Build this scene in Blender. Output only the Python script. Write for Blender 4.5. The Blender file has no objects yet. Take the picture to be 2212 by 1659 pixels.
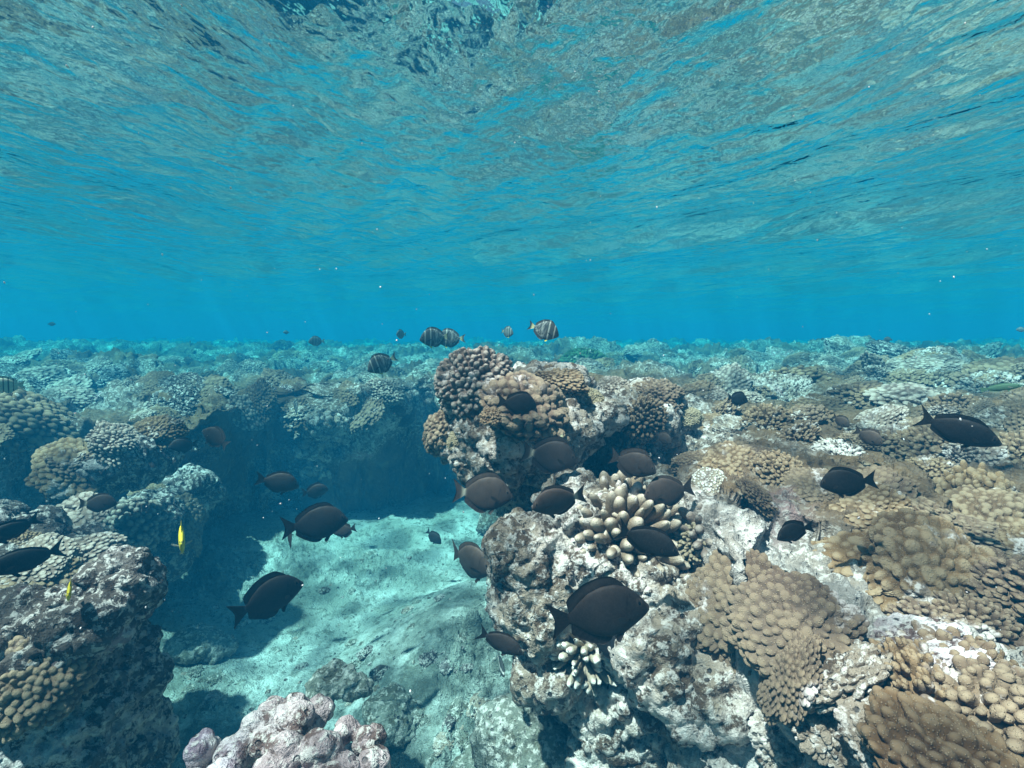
import bpy, bmesh, math, random
import numpy as np
from mathutils import Vector, Matrix

# ---------------------------------------------------------------- camera, light, exposure
scene = bpy.context.scene
col = scene.collection
PITCH = math.radians(5.0)
cam_data = bpy.data.cameras.new("camera")
cam = bpy.data.objects.new("camera", cam_data)
col.objects.link(cam)
cam_data.sensor_width = 36.0
cam_data.lens = 18.0
cam_data.clip_start = 0.02
cam_data.clip_end = 500.0
cam.location = (0, 0, 0)
cam.rotation_euler = (math.pi / 2 - PITCH, 0, 0)
scene.camera = cam

SUN_FROM = Vector((-0.34, -0.24, 0.91)).normalized()
sun_el = math.asin(SUN_FROM.z)
sun_az = math.atan2(SUN_FROM.x, SUN_FROM.y)

world = bpy.data.worlds.new("World")
scene.world = world
world.use_nodes = True
wn = world.node_tree
sky = wn.nodes.new("ShaderNodeTexSky")
sky.sky_type = 'NISHITA'
sky.sun_disc = False
sky.air_density = 0.45
sky.dust_density = 2.0
sky.ozone_density = 0.0
sky.sun_elevation = sun_el
sky.sun_rotation = sun_az % (2 * math.pi)
bg = wn.nodes["Background"]
wn.links.new(sky.outputs[0], bg.inputs[0])
bg.inputs[1].default_value = 0.05

sd = bpy.data.lights.new("sun", 'SUN')
sd.energy = 5.0
sd.angle = math.radians(1.4)
sd.color = (1.0, 0.63, 0.62)
sun = bpy.data.objects.new("sun", sd)
col.objects.link(sun)
sun.rotation_euler = (-SUN_FROM).to_track_quat('-Z', 'Y').to_euler()
sun.location = SUN_FROM * 20

vs = scene.view_settings
vs.view_transform = 'Standard'
vs.look = 'None'
vs.exposure = 1.75
vs.gamma = 1.0
vs.use_curve_mapping = False

cy = scene.cycles
cy.max_bounces = 8
cy.diffuse_bounces = 1
cy.glossy_bounces = 3
cy.transmission_bounces = 2
cy.transparent_max_bounces = 12
cy.volume_bounces = 0
cy.caustics_reflective = False
cy.caustics_refractive = False
cy.use_denoising = True
cy.sample_clamp_indirect = 4.0

# ---------------------------------------------------------------- numpy noise
F = np.float32


def _h(ix, iy, iz, seed):
    h = (ix.astype(np.uint32) * np.uint32(374761393) + iy.astype(np.uint32) * np.uint32(668265263)
         + iz.astype(np.uint32) * np.uint32(2147483647 - 36) + np.uint32(seed * 1013 + 17) * np.uint32(1274126177))
    h = (h ^ (h >> np.uint32(13))) * np.uint32(1274126177)
    h = (h ^ (h >> np.uint32(15))) * np.uint32(2246822519)
    return h ^ (h >> np.uint32(16))


def _u(h):
    return (h & np.uint32(0xffffff)).astype(F) / F(16777216.0)


def vnoise(p, s, seed=0):
    """smooth value noise in -1..1, p (n,3), feature size s"""
    q = (p / F(s)).astype(F)
    i = np.floor(q).astype(np.int32)
    f = q - i
    f = f * f * f * (f * (f * 6 - 15) + 10)
    r = 0
    for dx in (0, 1):
        wx = f[:, 0] if dx else 1 - f[:, 0]
        for dy in (0, 1):
            wy = f[:, 1] if dy else 1 - f[:, 1]
            for dz in (0, 1):
                wz = f[:, 2] if dz else 1 - f[:, 2]
                r = r + wx * wy * wz * _u(_h(i[:, 0] + dx, i[:, 1] + dy, i[:, 2] + dz, seed))
    return r * 2 - 1


def fbm(p, s, oct=4, gain=0.5, seed=0):
    r, a, t = 0, 1.0, 0
    for k in range(oct):
        r = r + a * vnoise(p + F(k * 3.7), s, seed + k * 7)
        t += a
        a *= gain
        s *= 0.5
    return r / t


def worley(p, s, seed=0, flat=False):
    """F1, F2 distances (in cells) and a random id of the nearest cell"""
    q = (p / F(s)).astype(F)
    i = np.floor(q).astype(np.int32)
    n = len(p)
    f1 = np.full(n, 9, F)
    f2 = np.full(n, 9, F)
    cid = np.zeros(n, F)
    for dx in (-1, 0, 1):
        for dy in (-1, 0, 1):
            for dz in ((0,) if flat else (-1, 0, 1)):
                jx, jy, jz = i[:, 0] + dx, i[:, 1] + dy, i[:, 2] + dz
                if flat:
                    jz = np.zeros_like(jz)
                h = _h(jx, jy, jz, seed)
                a = _u(h)
                b = _u(h * np.uint32(2654435761) + np.uint32(77))
                c = _u(h * np.uint32(40503) * np.uint32(65537) + np.uint32(991))
                d = (jx + a - q[:, 0]) ** 2 + (jy + b - q[:, 1]) ** 2
                if not flat:
                    d = d + (jz + c - q[:, 2]) ** 2
                m = d < f1
                f2 = np.where(m, f1, np.minimum(f2, d))
                cid = np.where(m, c, cid)
                f1 = np.where(m, d, f1)
    return np.sqrt(f1), np.sqrt(f2), cid


def sstep(a, b, x):
    t = np.clip((x - a) / (b - a), 0, 1)
    return t * t * (3 - 2 * t)


def knobs(p, s, seed=0, flat=False):
    """rounded knobs with dark clefts between, 0..1"""
    f1, f2, c = worley(p, s, seed, flat)
    r = np.clip(1 - (f1 / 0.62) ** 2.4, 0, 1)
    return np.sqrt(r) * (0.65 + 0.35 * c)


# ---------------------------------------------------------------- mesh helpers
def mesh_from(name, v, f, smooth=True):
    """v (n,3), f (m,k) arrays"""
    v = np.ascontiguousarray(v, dtype=F)
    f = np.ascontiguousarray(f, dtype=np.int32)
    me = bpy.data.meshes.new(name)
    me.vertices.add(len(v))
    me.vertices.foreach_set("co", v.ravel())
    k = f.shape[1]
    me.loops.add(f.size)
    me.loops.foreach_set("vertex_index", f.ravel())
    me.polygons.add(len(f))
    me.polygons.foreach_set("loop_start", np.arange(0, f.size, k, dtype=np.int32))
    me.polygons.foreach_set("loop_total", np.full(len(f), k, np.int32))
    me.update(calc_edges=True)
    me.polygons.foreach_set("use_smooth", np.full(len(f), smooth, bool))
    return me


def set_attr(me, name, arr):
    a = me.attributes.new(name, 'FLOAT', 'POINT')
    a.data.foreach_set("value", np.ascontiguousarray(arr, dtype=F))


def set_color(me, rgb):
    a = me.attributes.new("paint", 'FLOAT_COLOR', 'POINT')
    c = np.ones((len(rgb), 4), F)
    c[:, :3] = rgb
    a.data.foreach_set("color", c.ravel())


def link(name, me, mat, parent=None):
    o = bpy.data.objects.new(name, me)
    if mat and not me.materials:
        for m in (mat if isinstance(mat, (list, tuple)) else [mat]):
            me.materials.append(m)
    col.objects.link(o)
    if parent:
        o.parent = parent
    return o


def tag(o, label=None, cat=None, group=None, kind=None):
    if label:
        o["label"] = label
    if cat:
        o["category"] = cat
    if group:
        o["group"] = group
    if kind:
        o["kind"] = kind
    return o


def grid_faces(nr, nc, wrap=False):
    a = np.arange(nr * nc, dtype=np.int32).reshape(nr, nc)
    if wrap:
        a = np.concatenate([a, a[:, :1]], 1)
    return np.stack([a[:-1, :-1], a[:-1, 1:], a[1:, 1:], a[1:, :-1]], -1).reshape(-1, 4)


def vert_normals(me):
    n = np.empty(len(me.vertices) * 3, F)
    me.vertices.foreach_get("normal", n)
    return n.reshape(-1, 3)


def vert_co(me):
    n = np.empty(len(me.vertices) * 3, F)
    me.vertices.foreach_get("co", n)
    return n.reshape(-1, 3)


def put_co(me, v):
    me.vertices.foreach_set("co", np.ascontiguousarray(v, dtype=F).ravel())
    me.update()


# photograph coordinates (2212 x 1659 view of it) to rays and points in the place
FPX, CU, CV = 1106.0, 1106.0, 829.5
cp, sp = math.cos(PITCH), math.sin(PITCH)


def ray(u, v):
    a, t = (u - CU) / FPX, (CV - v) / FPX
    return Vector((a, cp + t * sp, -sp + t * cp))


def at(u, v, Y):
    d = ray(u, v)
    return d * (Y / d.y)


def hit(u, v):
    dg = bpy.context.evaluated_depsgraph_get()
    d = ray(u, v).normalized()
    ok, loc, nor, idx, ob, mx = scene.ray_cast(dg, Vector((0, 0, 0)), d, distance=80)
    if not ok:
        return None
    if nor.dot(d) > 0:
        nor = -nor
    return loc, nor, ob


# ---------------------------------------------------------------- materials
def new_mat(name):
    m = bpy.data.materials.new(name)
    m.use_nodes = True
    nt = m.node_tree
    b = nt.nodes["Principled BSDF"]
    b.inputs["Roughness"].default_value = 0.85
    b.inputs["Specular IOR Level"].default_value = 0.15
    return m, nt, b


def N(nt, t, **kw):
    n = nt.nodes.new(t)
    for k, v in kw.items():
        if k in n.bl_rna.properties:
            setattr(n, k, v)
        else:
            n.inputs[k].default_value = v
    return n


def mixc(nt, fac, a, b):
    n = nt.nodes.new("ShaderNodeMix")
    n.data_type = 'RGBA'
    if isinstance(fac, (int, float)):
        n.inputs[0].default_value = fac
    else:
        nt.links.new(fac, n.inputs[0])
    for s, i in ((a, 6), (b, 7)):
        if isinstance(s, tuple):
            n.inputs[i].default_value = (*s, 1)
        else:
            nt.links.new(s, n.inputs[i])
    return n.outputs[2]


def ramp(nt, src, lo, hi):
    n = nt.nodes.new("ShaderNodeMapRange")
    n.interpolation_type = 'SMOOTHSTEP'
    n.inputs[1].default_value = lo
    n.inputs[2].default_value = hi
    nt.links.new(src, n.inputs[0])
    return n.outputs[0]


def math_(nt, op, a, b=None):
    n = nt.nodes.new("ShaderNodeMath")
    n.operation = op
    for i, s in enumerate((a, b)):
        if s is None:
            continue
        if isinstance(s, (int, float)):
            n.inputs[i].default_value = s
        else:
            nt.links.new(s, n.inputs[i])
    return n.outputs[0]


def noise(nt, vec, scale, detail=4, rough=0.6):
    n = N(nt, "ShaderNodeTexNoise")
    n.inputs["Scale"].default_value = scale
    n.inputs["Detail"].default_value = detail
    n.inputs["Roughness"].default_value = rough
    nt.links.new(vec, n.inputs["Vector"])
    return n.outputs["Fac"]


def voro(nt, vec, scale):
    n = N(nt, "ShaderNodeTexVoronoi")
    n.inputs["Scale"].default_value = scale
    nt.links.new(vec, n.inputs["Vector"])
    return n.outputs["Distance"]


def bump(nt, bsdf, h, strength, dist):
    n = N(nt, "ShaderNodeBump")
    n.inputs["Strength"].default_value = strength
    n.inputs["Distance"].default_value = dist
    nt.links.new(h, n.inputs["Height"])
    nt.links.new(n.outputs[0], bsdf.inputs["Normal"])


def rock_material(name, pale=(0.78, 0.73, 0.68), mid=(0.46, 0.41, 0.34), brown=(0.20, 0.16, 0.10),
                  pale_at=(0.46, 0.60), pink=(0.55, 0.30, 0.34), live=None):
    m, nt, b = new_mat(name)
    tc = N(nt, "ShaderNodeNewGeometry").outputs["Position"]
    n1 = noise(nt, tc, 6.0, 6, 0.65)
    n2 = noise(nt, tc, 24.0, 6, 0.7)
    n3 = noise(nt, tc, 2.6, 4, 0.6)
    n4 = noise(nt, tc, 60.0, 4, 0.7)
    c = mixc(nt, ramp(nt, n1, *pale_at), mid, pale)
    c = mixc(nt, ramp(nt, n2, 0.47, 0.57), c, brown)
    c = mixc(nt, math_(nt, 'MULTIPLY', ramp(nt, n3, 0.60, 0.70), 0.5), c, pink)
    c = mixc(nt, math_(nt, 'MULTIPLY', ramp(nt, n4, 0.50, 0.60), 0.65), c, (0.84, 0.76, 0.70))
    pore = ramp(nt, voro(nt, tc, 46.0), 0.13, 0.24)
    pm = ramp(nt, noise(nt, tc, 9.0, 2, 0.5), 0.45, 0.6)
    c = mixc(nt, math_(nt, 'MULTIPLY', math_(nt, 'SUBTRACT', 1.0, pore), pm), c, (0.07, 0.06, 0.055))
    if live is not None:
        pa = N(nt, "ShaderNodeAttribute", attribute_name="pale")
        c = mixc(nt, math_(nt, 'MULTIPLY', math_(nt, 'MULTIPLY', pa.outputs["Fac"], ramp(nt, n1, 0.36, 0.5)), 0.8), c, (0.76, 0.67, 0.62))
        at_ = N(nt, "ShaderNodeAttribute", attribute_name="live")
        tip = N(nt, "ShaderNodeAttribute", attribute_name="tip")
        lc = mixc(nt, ramp(nt, n2, 0.35, 0.65), live[0], live[1])
        lc = mixc(nt, math_(nt, 'MULTIPLY', ramp(nt, tip.outputs["Fac"], 0.55, 1.0), 0.35), lc, (0.72, 0.62, 0.46))
        c = mixc(nt, at_.outputs["Fac"], c, lc)
    nt.links.new(c, b.inputs["Base Color"])
    h = math_(nt, 'ADD', math_(nt, 'MULTIPLY', n4, 1.2), math_(nt, 'MULTIPLY', pore, 0.5))
    h = math_(nt, 'ADD', h, math_(nt, 'MULTIPLY', noise(nt, tc, 190.0, 3, 0.7), 0.5))
    bump(nt, b, h, 1.0, 0.010)
    return m


def coral_material(name, base, light, tip=(0.80, 0.70, 0.54), tipfac=0.5, dots=300.0, dotcol=(0.50, 0.37, 0.25), dotfac=0.35):
    m, nt, b = new_mat(name)
    tc = N(nt, "ShaderNodeNewGeometry").outputs["Position"]
    rnd = N(nt, "ShaderNodeObjectInfo").outputs["Random"]
    n1 = noise(nt, tc, 14.0, 4, 0.6)
    c = mixc(nt, ramp(nt, n1, 0.35, 0.65), base, light)
    c = mixc(nt, math_(nt, 'MULTIPLY', rnd, 0.55), c, mixc(nt, ramp(nt, noise(nt, tc, 3.0, 1, 0.5), 0.42, 0.58), (0.25, 0.195, 0.155), (0.17, 0.120, 0.105)))
    t = N(nt, "ShaderNodeAttribute", attribute_name="tip").outputs["Fac"]
    c = mixc(nt, math_(nt, 'MULTIPLY', ramp(nt, t, 0.6, 1.0), tipfac), c, tip)
    v = voro(nt, tc, dots)
    d = math_(nt, 'SUBTRACT', 1.0, ramp(nt, v, 0.18, 0.40))
    c = mixc(nt, math_(nt, 'MULTIPLY', d, dotfac), c, dotcol)
    wp = N(nt, "ShaderNodeNewGeometry").outputs["Position"]
    dead = ramp(nt, noise(nt, wp, 11.0, 5, 0.65), 0.58, 0.64)
    c = mixc(nt, math_(nt, 'MULTIPLY', dead, 0.85), c, mixc(nt, ramp(nt, noise(nt, tc, 30.0, 4, 0.7), 0.45, 0.55), (0.70, 0.60, 0.56), (0.22, 0.16, 0.13)))
    nt.links.new(c, b.inputs["Base Color"])
    bump(nt, b, math_(nt, 'ADD', d, math_(nt, 'MULTIPLY', noise(nt, tc, 120.0, 3, 0.6), 0.8)), 0.6, 0.003)
    return m


M = {}
M['reef'] = rock_material("reef_limestone", pale=(0.70, 0.60, 0.55), mid=(0.25, 0.19, 0.145), brown=(0.11, 0.075, 0.05), pale_at=(0.52, 0.65), live=((0.118, 0.065, 0.032), (0.21, 0.128, 0.068)))
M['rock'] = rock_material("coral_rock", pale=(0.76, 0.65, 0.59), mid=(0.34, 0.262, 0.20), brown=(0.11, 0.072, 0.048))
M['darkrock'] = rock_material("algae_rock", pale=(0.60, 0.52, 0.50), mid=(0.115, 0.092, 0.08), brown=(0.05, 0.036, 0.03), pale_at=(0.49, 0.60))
M['palerock'] = rock_material("coralline_rock", pale=(0.86, 0.75, 0.74), mid=(0.44, 0.32, 0.32), brown=(0.14, 0.085, 0.075), pale_at=(0.40, 0.60), pink=(0.58, 0.42, 0.56))
M['sandrock'] = rock_material("sandy_rock", pale=(0.36, 0.36, 0.32), mid=(0.21, 0.21, 0.17), brown=(0.12, 0.11, 0.08))
M['tan'] = coral_material("tan_coral", (0.145, 0.079, 0.035), (0.240, 0.142, 0.070), tip=(0.60, 0.45, 0.30), tipfac=0.34)
M['brown'] = coral_material("brown_coral", (0.094, 0.050, 0.023), (0.165, 0.095, 0.047), tip=(0.46, 0.33, 0.21), tipfac=0.28)
M['grey'] = coral_material("grey_coral", (0.165, 0.115, 0.092), (0.30, 0.222, 0.175), tip=(0.70, 0.59, 0.50))
M['yellow'] = coral_material("yellow_coral", (0.27, 0.20, 0.10), (0.38, 0.30, 0.17), tip=(0.62, 0.52, 0.36), tipfac=0.3)
M['antler'] = coral_material("antler_coral", (0.17, 0.105, 0.052), (0.28, 0.18, 0.10), tip=(0.84, 0.70, 0.56), tipfac=0.62, dots=300.0, dotfac=0.5)
M['tipped'] = coral_material("tipped_coral", (0.34, 0.27, 0.20), (0.46, 0.38, 0.28), tip=(0.92, 0.88, 0.82), tipfac=0.9, dots=360.0, dotfac=0.55)
M['weed'] = coral_material("green_weed", (0.03, 0.09, 0.03), (0.05, 0.14, 0.05), tip=(0.08, 0.2, 0.08), tipfac=0.3, dotfac=0.0)


def sand_material():
    m, nt, b = new_mat("coral_sand")
    tc = N(nt, "ShaderNodeTexCoord").outputs["Object"]
    n1 = noise(nt, tc, 3.0, 6, 0.6)
    n2 = noise(nt, tc, 28.0, 4, 0.7)
    n3 = noise(nt, tc, 160.0, 2, 0.6)
    c = mixc(nt, ramp(nt, n1, 0.40, 0.62), (0.68, 0.70, 0.65), (0.34, 0.36, 0.31))
    c = mixc(nt, math_(nt, 'MULTIPLY', ramp(nt, n2, 0.52, 0.62), 0.75), c, (0.13, 0.125, 0.09))
    c = mixc(nt, math_(nt, 'MULTIPLY', ramp(nt, n3, 0.5, 0.7), 0.35), c, (0.7, 0.7, 0.64))
    al = N(nt, "ShaderNodeAttribute", attribute_name="algae").outputs["Fac"]
    c = mixc(nt, math_(nt, 'MULTIPLY', al, ramp(nt, noise(nt, tc, 13.0, 6, 0.72), 0.34, 0.60)), c, (0.13, 0.14, 0.115))
    nt.links.new(c, b.inputs["Base Color"])
    sp_ = math_(nt, 'SUBTRACT', 1.0, ramp(nt, voro(nt, tc, 42.0), 0.10, 0.22))
    sp_ = math_(nt, 'MULTIPLY', sp_, ramp(nt, noise(nt, tc, 5.0, 3, 0.6), 0.48, 0.58))
    cc = b.inputs["Base Color"].links[0].from_socket
    nt.links.new(mixc(nt, math_(nt, 'MULTIPLY', sp_, 0.8), cc, (0.10, 0.10, 0.08)), b.inputs["Base Color"])
    bump(nt, b, math_(nt, 'ADD', math_(nt, 'ADD', n2, sp_), math_(nt, 'MULTIPLY', n3, 0.7)), 1.0, 0.020)
    return m


M['sand'] = sand_material()

# ---------------------------------------------------------------- the reef: terrain sheet
CH = np.array([(0.22, -4), (0.22, 0.2), (0.24, 0.8), (0.22, 1.2), (0.22, 1.7), (0.12, 2.6), (0.0, 3.4), (-0.35, 3.75),
               (-0.72, 3.65), (-0.95, 3.35), (-1.2, 3.25), (-1.40, 3.4), (-1.62, 3.4), (-1.78, 3.1), (-1.85, 2.75),
               (-1.95, 2.4), (-2.02, 2.1), (-1.95, 1.85), (-1.9, 1.5), (-1.8, 1.2), (-1.5, 0.8), (-1.4, 0.4), (-1.3, -4)], F)


def channel_sd(x, y):
    """distance to the sand channel's rim, negative inside"""
    d = np.full(x.shape, 1e9, F)
    inside = np.zeros(x.shape, bool)
    n = len(CH)
    for i in range(n):
        ax, ay = CH[i]
        bx, by = CH[(i + 1) % n]
        ex, ey = bx - ax, by - ay
        t = np.clip(((x - ax) * ex + (y - ay) * ey) / (ex * ex + ey * ey), 0, 1)
        d = np.minimum(d, (x - ax - t * ex) ** 2 + (y - ay - t * ey) ** 2)
        c = ((ay > y) != (by > y)) & (x < (bx - ax) * (y - ay) / (by - ay + 1e-9) + ax)
        inside ^= c
    d = np.sqrt(d)
    return np.where(inside, -d, d)


def plateau(x, y):
    r = np.sqrt(x * x * 0.35 + np.maximum(y, 0) ** 2)
    zr = np.interp(r, [0, .5, .75, 1.1, 1.5, 2.2, 3.2, 6, 12, 25, 60], [-.50, -.47, -.43, -.37, -.31, -.235, -.21, -.20, -.21, -.3, -.6])
    zl = np.interp(r, [0, 1.0, 1.3, 1.9, 3.3, 5, 8, 14, 25, 60], [-.52, -.45, -.40, -.34, -.36, -.30, -.24, -.22, -.3, -.6])
    w = sstep(-0.9, 0.6, x)
    return (zl * (1 - w) + zr * w).astype(F)


def polar(r_list, front=1000, back=150, half=54):
    h = math.radians(half)
    a = np.concatenate([np.linspace(-h, h, front, endpoint=False), np.linspace(h, 2 * math.pi - h, back, endpoint=False)])
    R, A = np.meshgrid(np.array(r_list), a, indexing='ij')
    return (R * np.sin(A)).astype(F).ravel(), (R * np.cos(A)).astype(F).ravel(), len(r_list), len(a)


def radii(spans):
    out = []
    r = spans[0][0]
    for a, b, k in spans:
        while r < b:
            out.append(r)
            r *= 1 + k
    return out


def build_reef():
    rl = radii([(0.2, 0.9, .006), (0.9, 2.4, .0045), (2.4, 3.9, .0025), (3.9, 12, .006), (12, 52, .012)])
    x, y, nr, na = polar(rl)
    p2 = np.stack([x, y, np.zeros_like(x)], 1)
    wob = fbm(p2, 0.6, 4, 0.55, 3) * 0.16
    d = channel_sd(x, y) + wob
    pl = plateau(x, y)
    dist = np.sqrt(x * x + y * y)
    lump = fbm(p2, 1.3, 4, 0.5, 11) * 0.15
    heads, _, hid = worley(p2, 0.42, 5, True)
    dome = np.sqrt(np.clip(1 - (heads / 0.75) ** 2, 0, 1)) * (0.3 + 0.7 * hid)
    amp = np.interp(dist, [0, 1, 2.5, 6, 15, 40], [0.45, 0.6, 0.85, 1.1, 1.8, 2.3])
    top = pl + lump * amp + (dome * 0.15 - 0.05) * amp
    wall = sstep(-0.13, 0.17, d)
    floor_ = -1.55
    z = floor_ + (top - floor_) * wall
    # the wall leans out over the channel below the rim
    g = 0.02
    gx = (channel_sd(x + g, y) - channel_sd(x - g, y)) / (2 * g)
    gy = (channel_sd(x, y + g) - channel_sd(x, y - g)) / (2 * g)
    lean = (0.12 + 0.40 * sstep(2.0, 2.7, y)) * wall * sstep(0.75, 0.05, np.abs(d - 0.17)) * sstep(0.5, 1.2, dist) * sstep(0.35, -0.2, x)
    x2 = x - gx * lean
    y2 = y - gy * lean
    v = np.stack([x2, y2, z], 1).astype(F)
    f = grid_faces(nr, na, True)
    f = f[:, ::-1]
    me = mesh_from("reef", v, f)
    nrm = vert_normals(me)
    v3 = v.astype(F)
    # living coral patches grow knobs, bare rock is pitted and craggy
    patch = fbm(v3, 0.5, 3, 0.5, 31) + 0.25 * (hid - 0.5)
    bare = np.exp(-(((x - 0.40) / 0.25) ** 2 + ((y - 0.62) / 0.32) ** 2)) + 0.8 * np.exp(-(((x - 0.62) / 0.10) ** 2 + ((y - 0.60) / 0.12) ** 2))
    patch = patch - 0.9 * np.clip(bare, 0, 1)
    live = sstep(-0.10, 0.10, patch)
    big = sstep(0.2, 0.6, fbm(v3, 0.9, 2, 0.5, 77) + 0.35)
    kn1 = knobs(v3, 0.034, 41)
    kn2 = knobs(v3, 0.060, 42)
    kn3 = knobs(v3, 0.13, 43)
    kn = np.where(big > 0.5, kn2 * 0.036, kn1 * 0.024)
    far = sstep(1.8, 5.0, dist)
    kn = kn * (1 - far) + (kn2 * 0.04 + kn3 * 0.07) * far
    crag = fbm(v3, 0.16, 5, 0.62, 51)
    ridge = 1 - np.abs(fbm(v3, 0.09, 4, 0.55, 57)) * 2.2
    disp = sstep(0.25, 0.0, d) * fbm(v3, 0.22, 4, 0.6, 91) * 0.12 + live * kn + (1 - live) * (crag * 0.055 + ridge * 0.014 + kn1 * 0.011 * (fbm(v3, 0.2, 2, 0.5, 71) > -0.1) + (1 - np.abs(fbm(v3, 0.04, 3, 0.6, 58)) * 2.2) * 0.009) + fbm(v3, 0.05, 3, 0.6, 61) * 0.010
    disp = disp + far * (fbm(v3, 0.5, 4, 0.6, 66) * 0.10 + fbm(v3, 0.11, 4, 0.65, 67) * 0.075)
    tipa = np.where(big > 0.5, kn2, kn1)
    v4 = v3 + nrm * disp[:, None]
    put_co(me, v4)
    set_attr(me, "live", live * 0.9)
    set_attr(me, "pale", np.clip(bare, 0, 1))
    set_attr(me, "tip", tipa)
    o = link("reef", me, M['reef'])
    tag(o, kind='structure')
    return o


reef = build_reef()


def build_sand():
    rl = radii([(0.2, 4.2, .0065)])
    x, y, nr, na = polar(rl, 800, 120)
    p = np.stack([x, y, np.zeros_like(x)], 1)
    z = -1.17 + fbm(p, 0.9, 4, 0.5, 5) * 0.07
    z = z + 0.20 * np.exp(-(((x + 0.12) / 0.42) ** 2 + ((y - 1.75) / 0.45) ** 2))
    z = z + 0.35 * sstep(-0.25, 0.25, x) * sstep(2.0, 0.9, y)
    z = z + 0.10 * sstep(-1.0, -1.7, x) + 0.05 * sstep(2.3, 3.2, y)
    # current ripples and scattered rubble
    wx = x + fbm(p, 0.4, 3, 0.5, 9) * 0.15
    rp = vnoise(np.stack([wx * 0.35, y + 0.25 * wx + fbm(p, 0.7, 2, 0.5, 19) * 0.2, wx * 0], 1).astype(F), 0.14, 4)
    z = z + (1 - np.abs(rp) * 2) * 0.016 * sstep(1.2, 2.2, y)
    f1, f2, c = worley(p, 0.055, 7, True)
    rub = np.sqrt(np.clip(1 - (f1 / (0.15 + 0.42 * c)) ** 2, 0, 1)) * (c > 0.35) * c
    msk = sstep(-0.25, 0.2, fbm(p, 0.5, 3, 0.5, 21)) * sstep(3.0, 1.9, y + 0.3 * fbm(p, 0.4, 2, 0.5, 22))
    g1, _, gc = worley(p, 0.021, 17, True)
    grit = np.sqrt(np.clip(1 - (g1 / (0.2 + 0.35 * gc)) ** 2, 0, 1)) * (gc > 0.4)
    z = z + rub * 0.034 * msk + grit * 0.013 * (0.25 + msk) + fbm(p, 0.05, 4, 0.7, 23) * (0.010 + 0.016 * msk)
    cover = np.maximum(msk, 0.85 * sstep(2.4, 1.5, y + 0.5 * fbm(p, 0.6, 3, 0.6, 33)))
    me = mesh_from("seabed", np.stack([x, y, z], 1), grid_faces(nr, na, True)[:, ::-1])
    set_attr(me, "algae", cover)
    o = link("seabed", me, M['sand'])
    tag(o, kind='structure')
    return o


seabed = build_sand()


# ---------------------------------------------------------------- rocks grown from merged lumps
def blob_rock(name, blobs, voxel, mat, seed, crag=0.05, knob=0.0, knob_s=0.06, fine=0.012, holes=0.0, smooth_n=10):
    """blobs: (centre, (rx, ry, rz)); merged, remeshed and roughened into one rock"""
    bm = bmesh.new()
    for c, r in blobs:
        mx = Matrix.Translation(c) @ Matrix.Diagonal((r[0], r[1], r[2], 1))
        bmesh.ops.create_icosphere(bm, subdivisions=4, radius=1, matrix=mx)
    me = bpy.data.meshes.new("tmp")
    bm.to_mesh(me)
    bm.free()
    o = bpy.data.objects.new("tmp", me)
    col.objects.link(o)
    md = o.modifiers.new("r", 'REMESH')
    md.mode = 'VOXEL'
    md.voxel_size = voxel * 2
    md.use_smooth_shade = True
    sm = o.modifiers.new("s", 'SMOOTH')
    sm.iterations = smooth_n
    sm.factor = 0.6
    sb = o.modifiers.new("u", 'SUBSURF')
    sb.levels = 1
    dg = bpy.context.evaluated_depsgraph_get()
    dg.update()
    me2 = bpy.data.meshes.new_from_object(o.evaluated_get(dg))
    bpy.data.objects.remove(o)
    v = vert_co(me2)
    n = vert_normals(me2)
    s = F(seed * 1.37)
    q = v + s
    d = fbm(q, 0.30, 3, 0.55, seed) * crag * 1.5 + fbm(q, 0.10, 4, 0.6, seed + 3) * crag
    put_co(me2, v + n * d[:, None])
    v = vert_co(me2)
    n = vert_normals(me2)
    q = v + s
    rd = 1 - np.abs(fbm(q, 0.07, 4, 0.6, seed + 5)) * 2.4
    d = rd * fine + fbm(q, 0.03, 3, 0.65, seed + 6) * fine * 1.1 + (1 - np.abs(fbm(q, 0.018, 2, 0.6, seed + 7)) * 2.4) * fine * 0.35
    tipv = np.zeros(len(v), F)
    if knob:
        k = knobs(q, knob_s, seed + 9)
        d = d + k * knob
        tipv = k
    if holes:
        f1, f2, c = worley(q, 0.05, seed + 12)
        d = d - holes * sstep(0.42, 0.2, f1) * (c > 0.45)
    put_co(me2, v + n * d[:, None])
    set_attr(me2, "tip", tipv)
    me2.name = name
    me2.polygons.foreach_set("use_smooth", np.ones(len(me2.polygons), bool))
    return link(name, me2, mat)


def px(u, v, Y, ru, rv=None, rd=None):
    """a lump seen at (u, v) at distance Y with pixel radii ru, rv"""
    k = Y / FPX
    return at(u, v, Y), (ru * k, (rd if rd else ru) * k, (rv if rv else ru) * k)


pillar = blob_rock("coral_bommie", [
    px(1110, 925, 1.42, 165, 85, 170), px(1015, 835, 1.40, 75, 70), px(1030, 985, 1.36, 90, 55, 110),
    px(1160, 960, 1.38, 95, 60, 110), px(1165, 855, 1.52, 110, 55, 120), px(1280, 882, 1.52, 110, 28, 130),
    px(1390, 900, 1.60, 75, 45, 110), px(1400, 975, 1.62, 85, 60, 110), px(1180, 1080, 1.62, 130, 90, 120),
    px(1200, 1250, 1.65, 150, 150, 150), px(1330, 1010, 1.78, 150, 110, 90), px(1060, 1050, 1.48, 70, 50, 90),
    px(1210, 1450, 1.7, 190, 170, 160), px(1480, 1000, 1.8, 120, 110, 120)],
    0.0062, M['rock'], 3, crag=0.045, fine=0.012, holes=0.010)
tag(pillar, "tall pale coral outcrop rising mid-channel, capped by knobby coral and undercut below", "coral outcrop")

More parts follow.
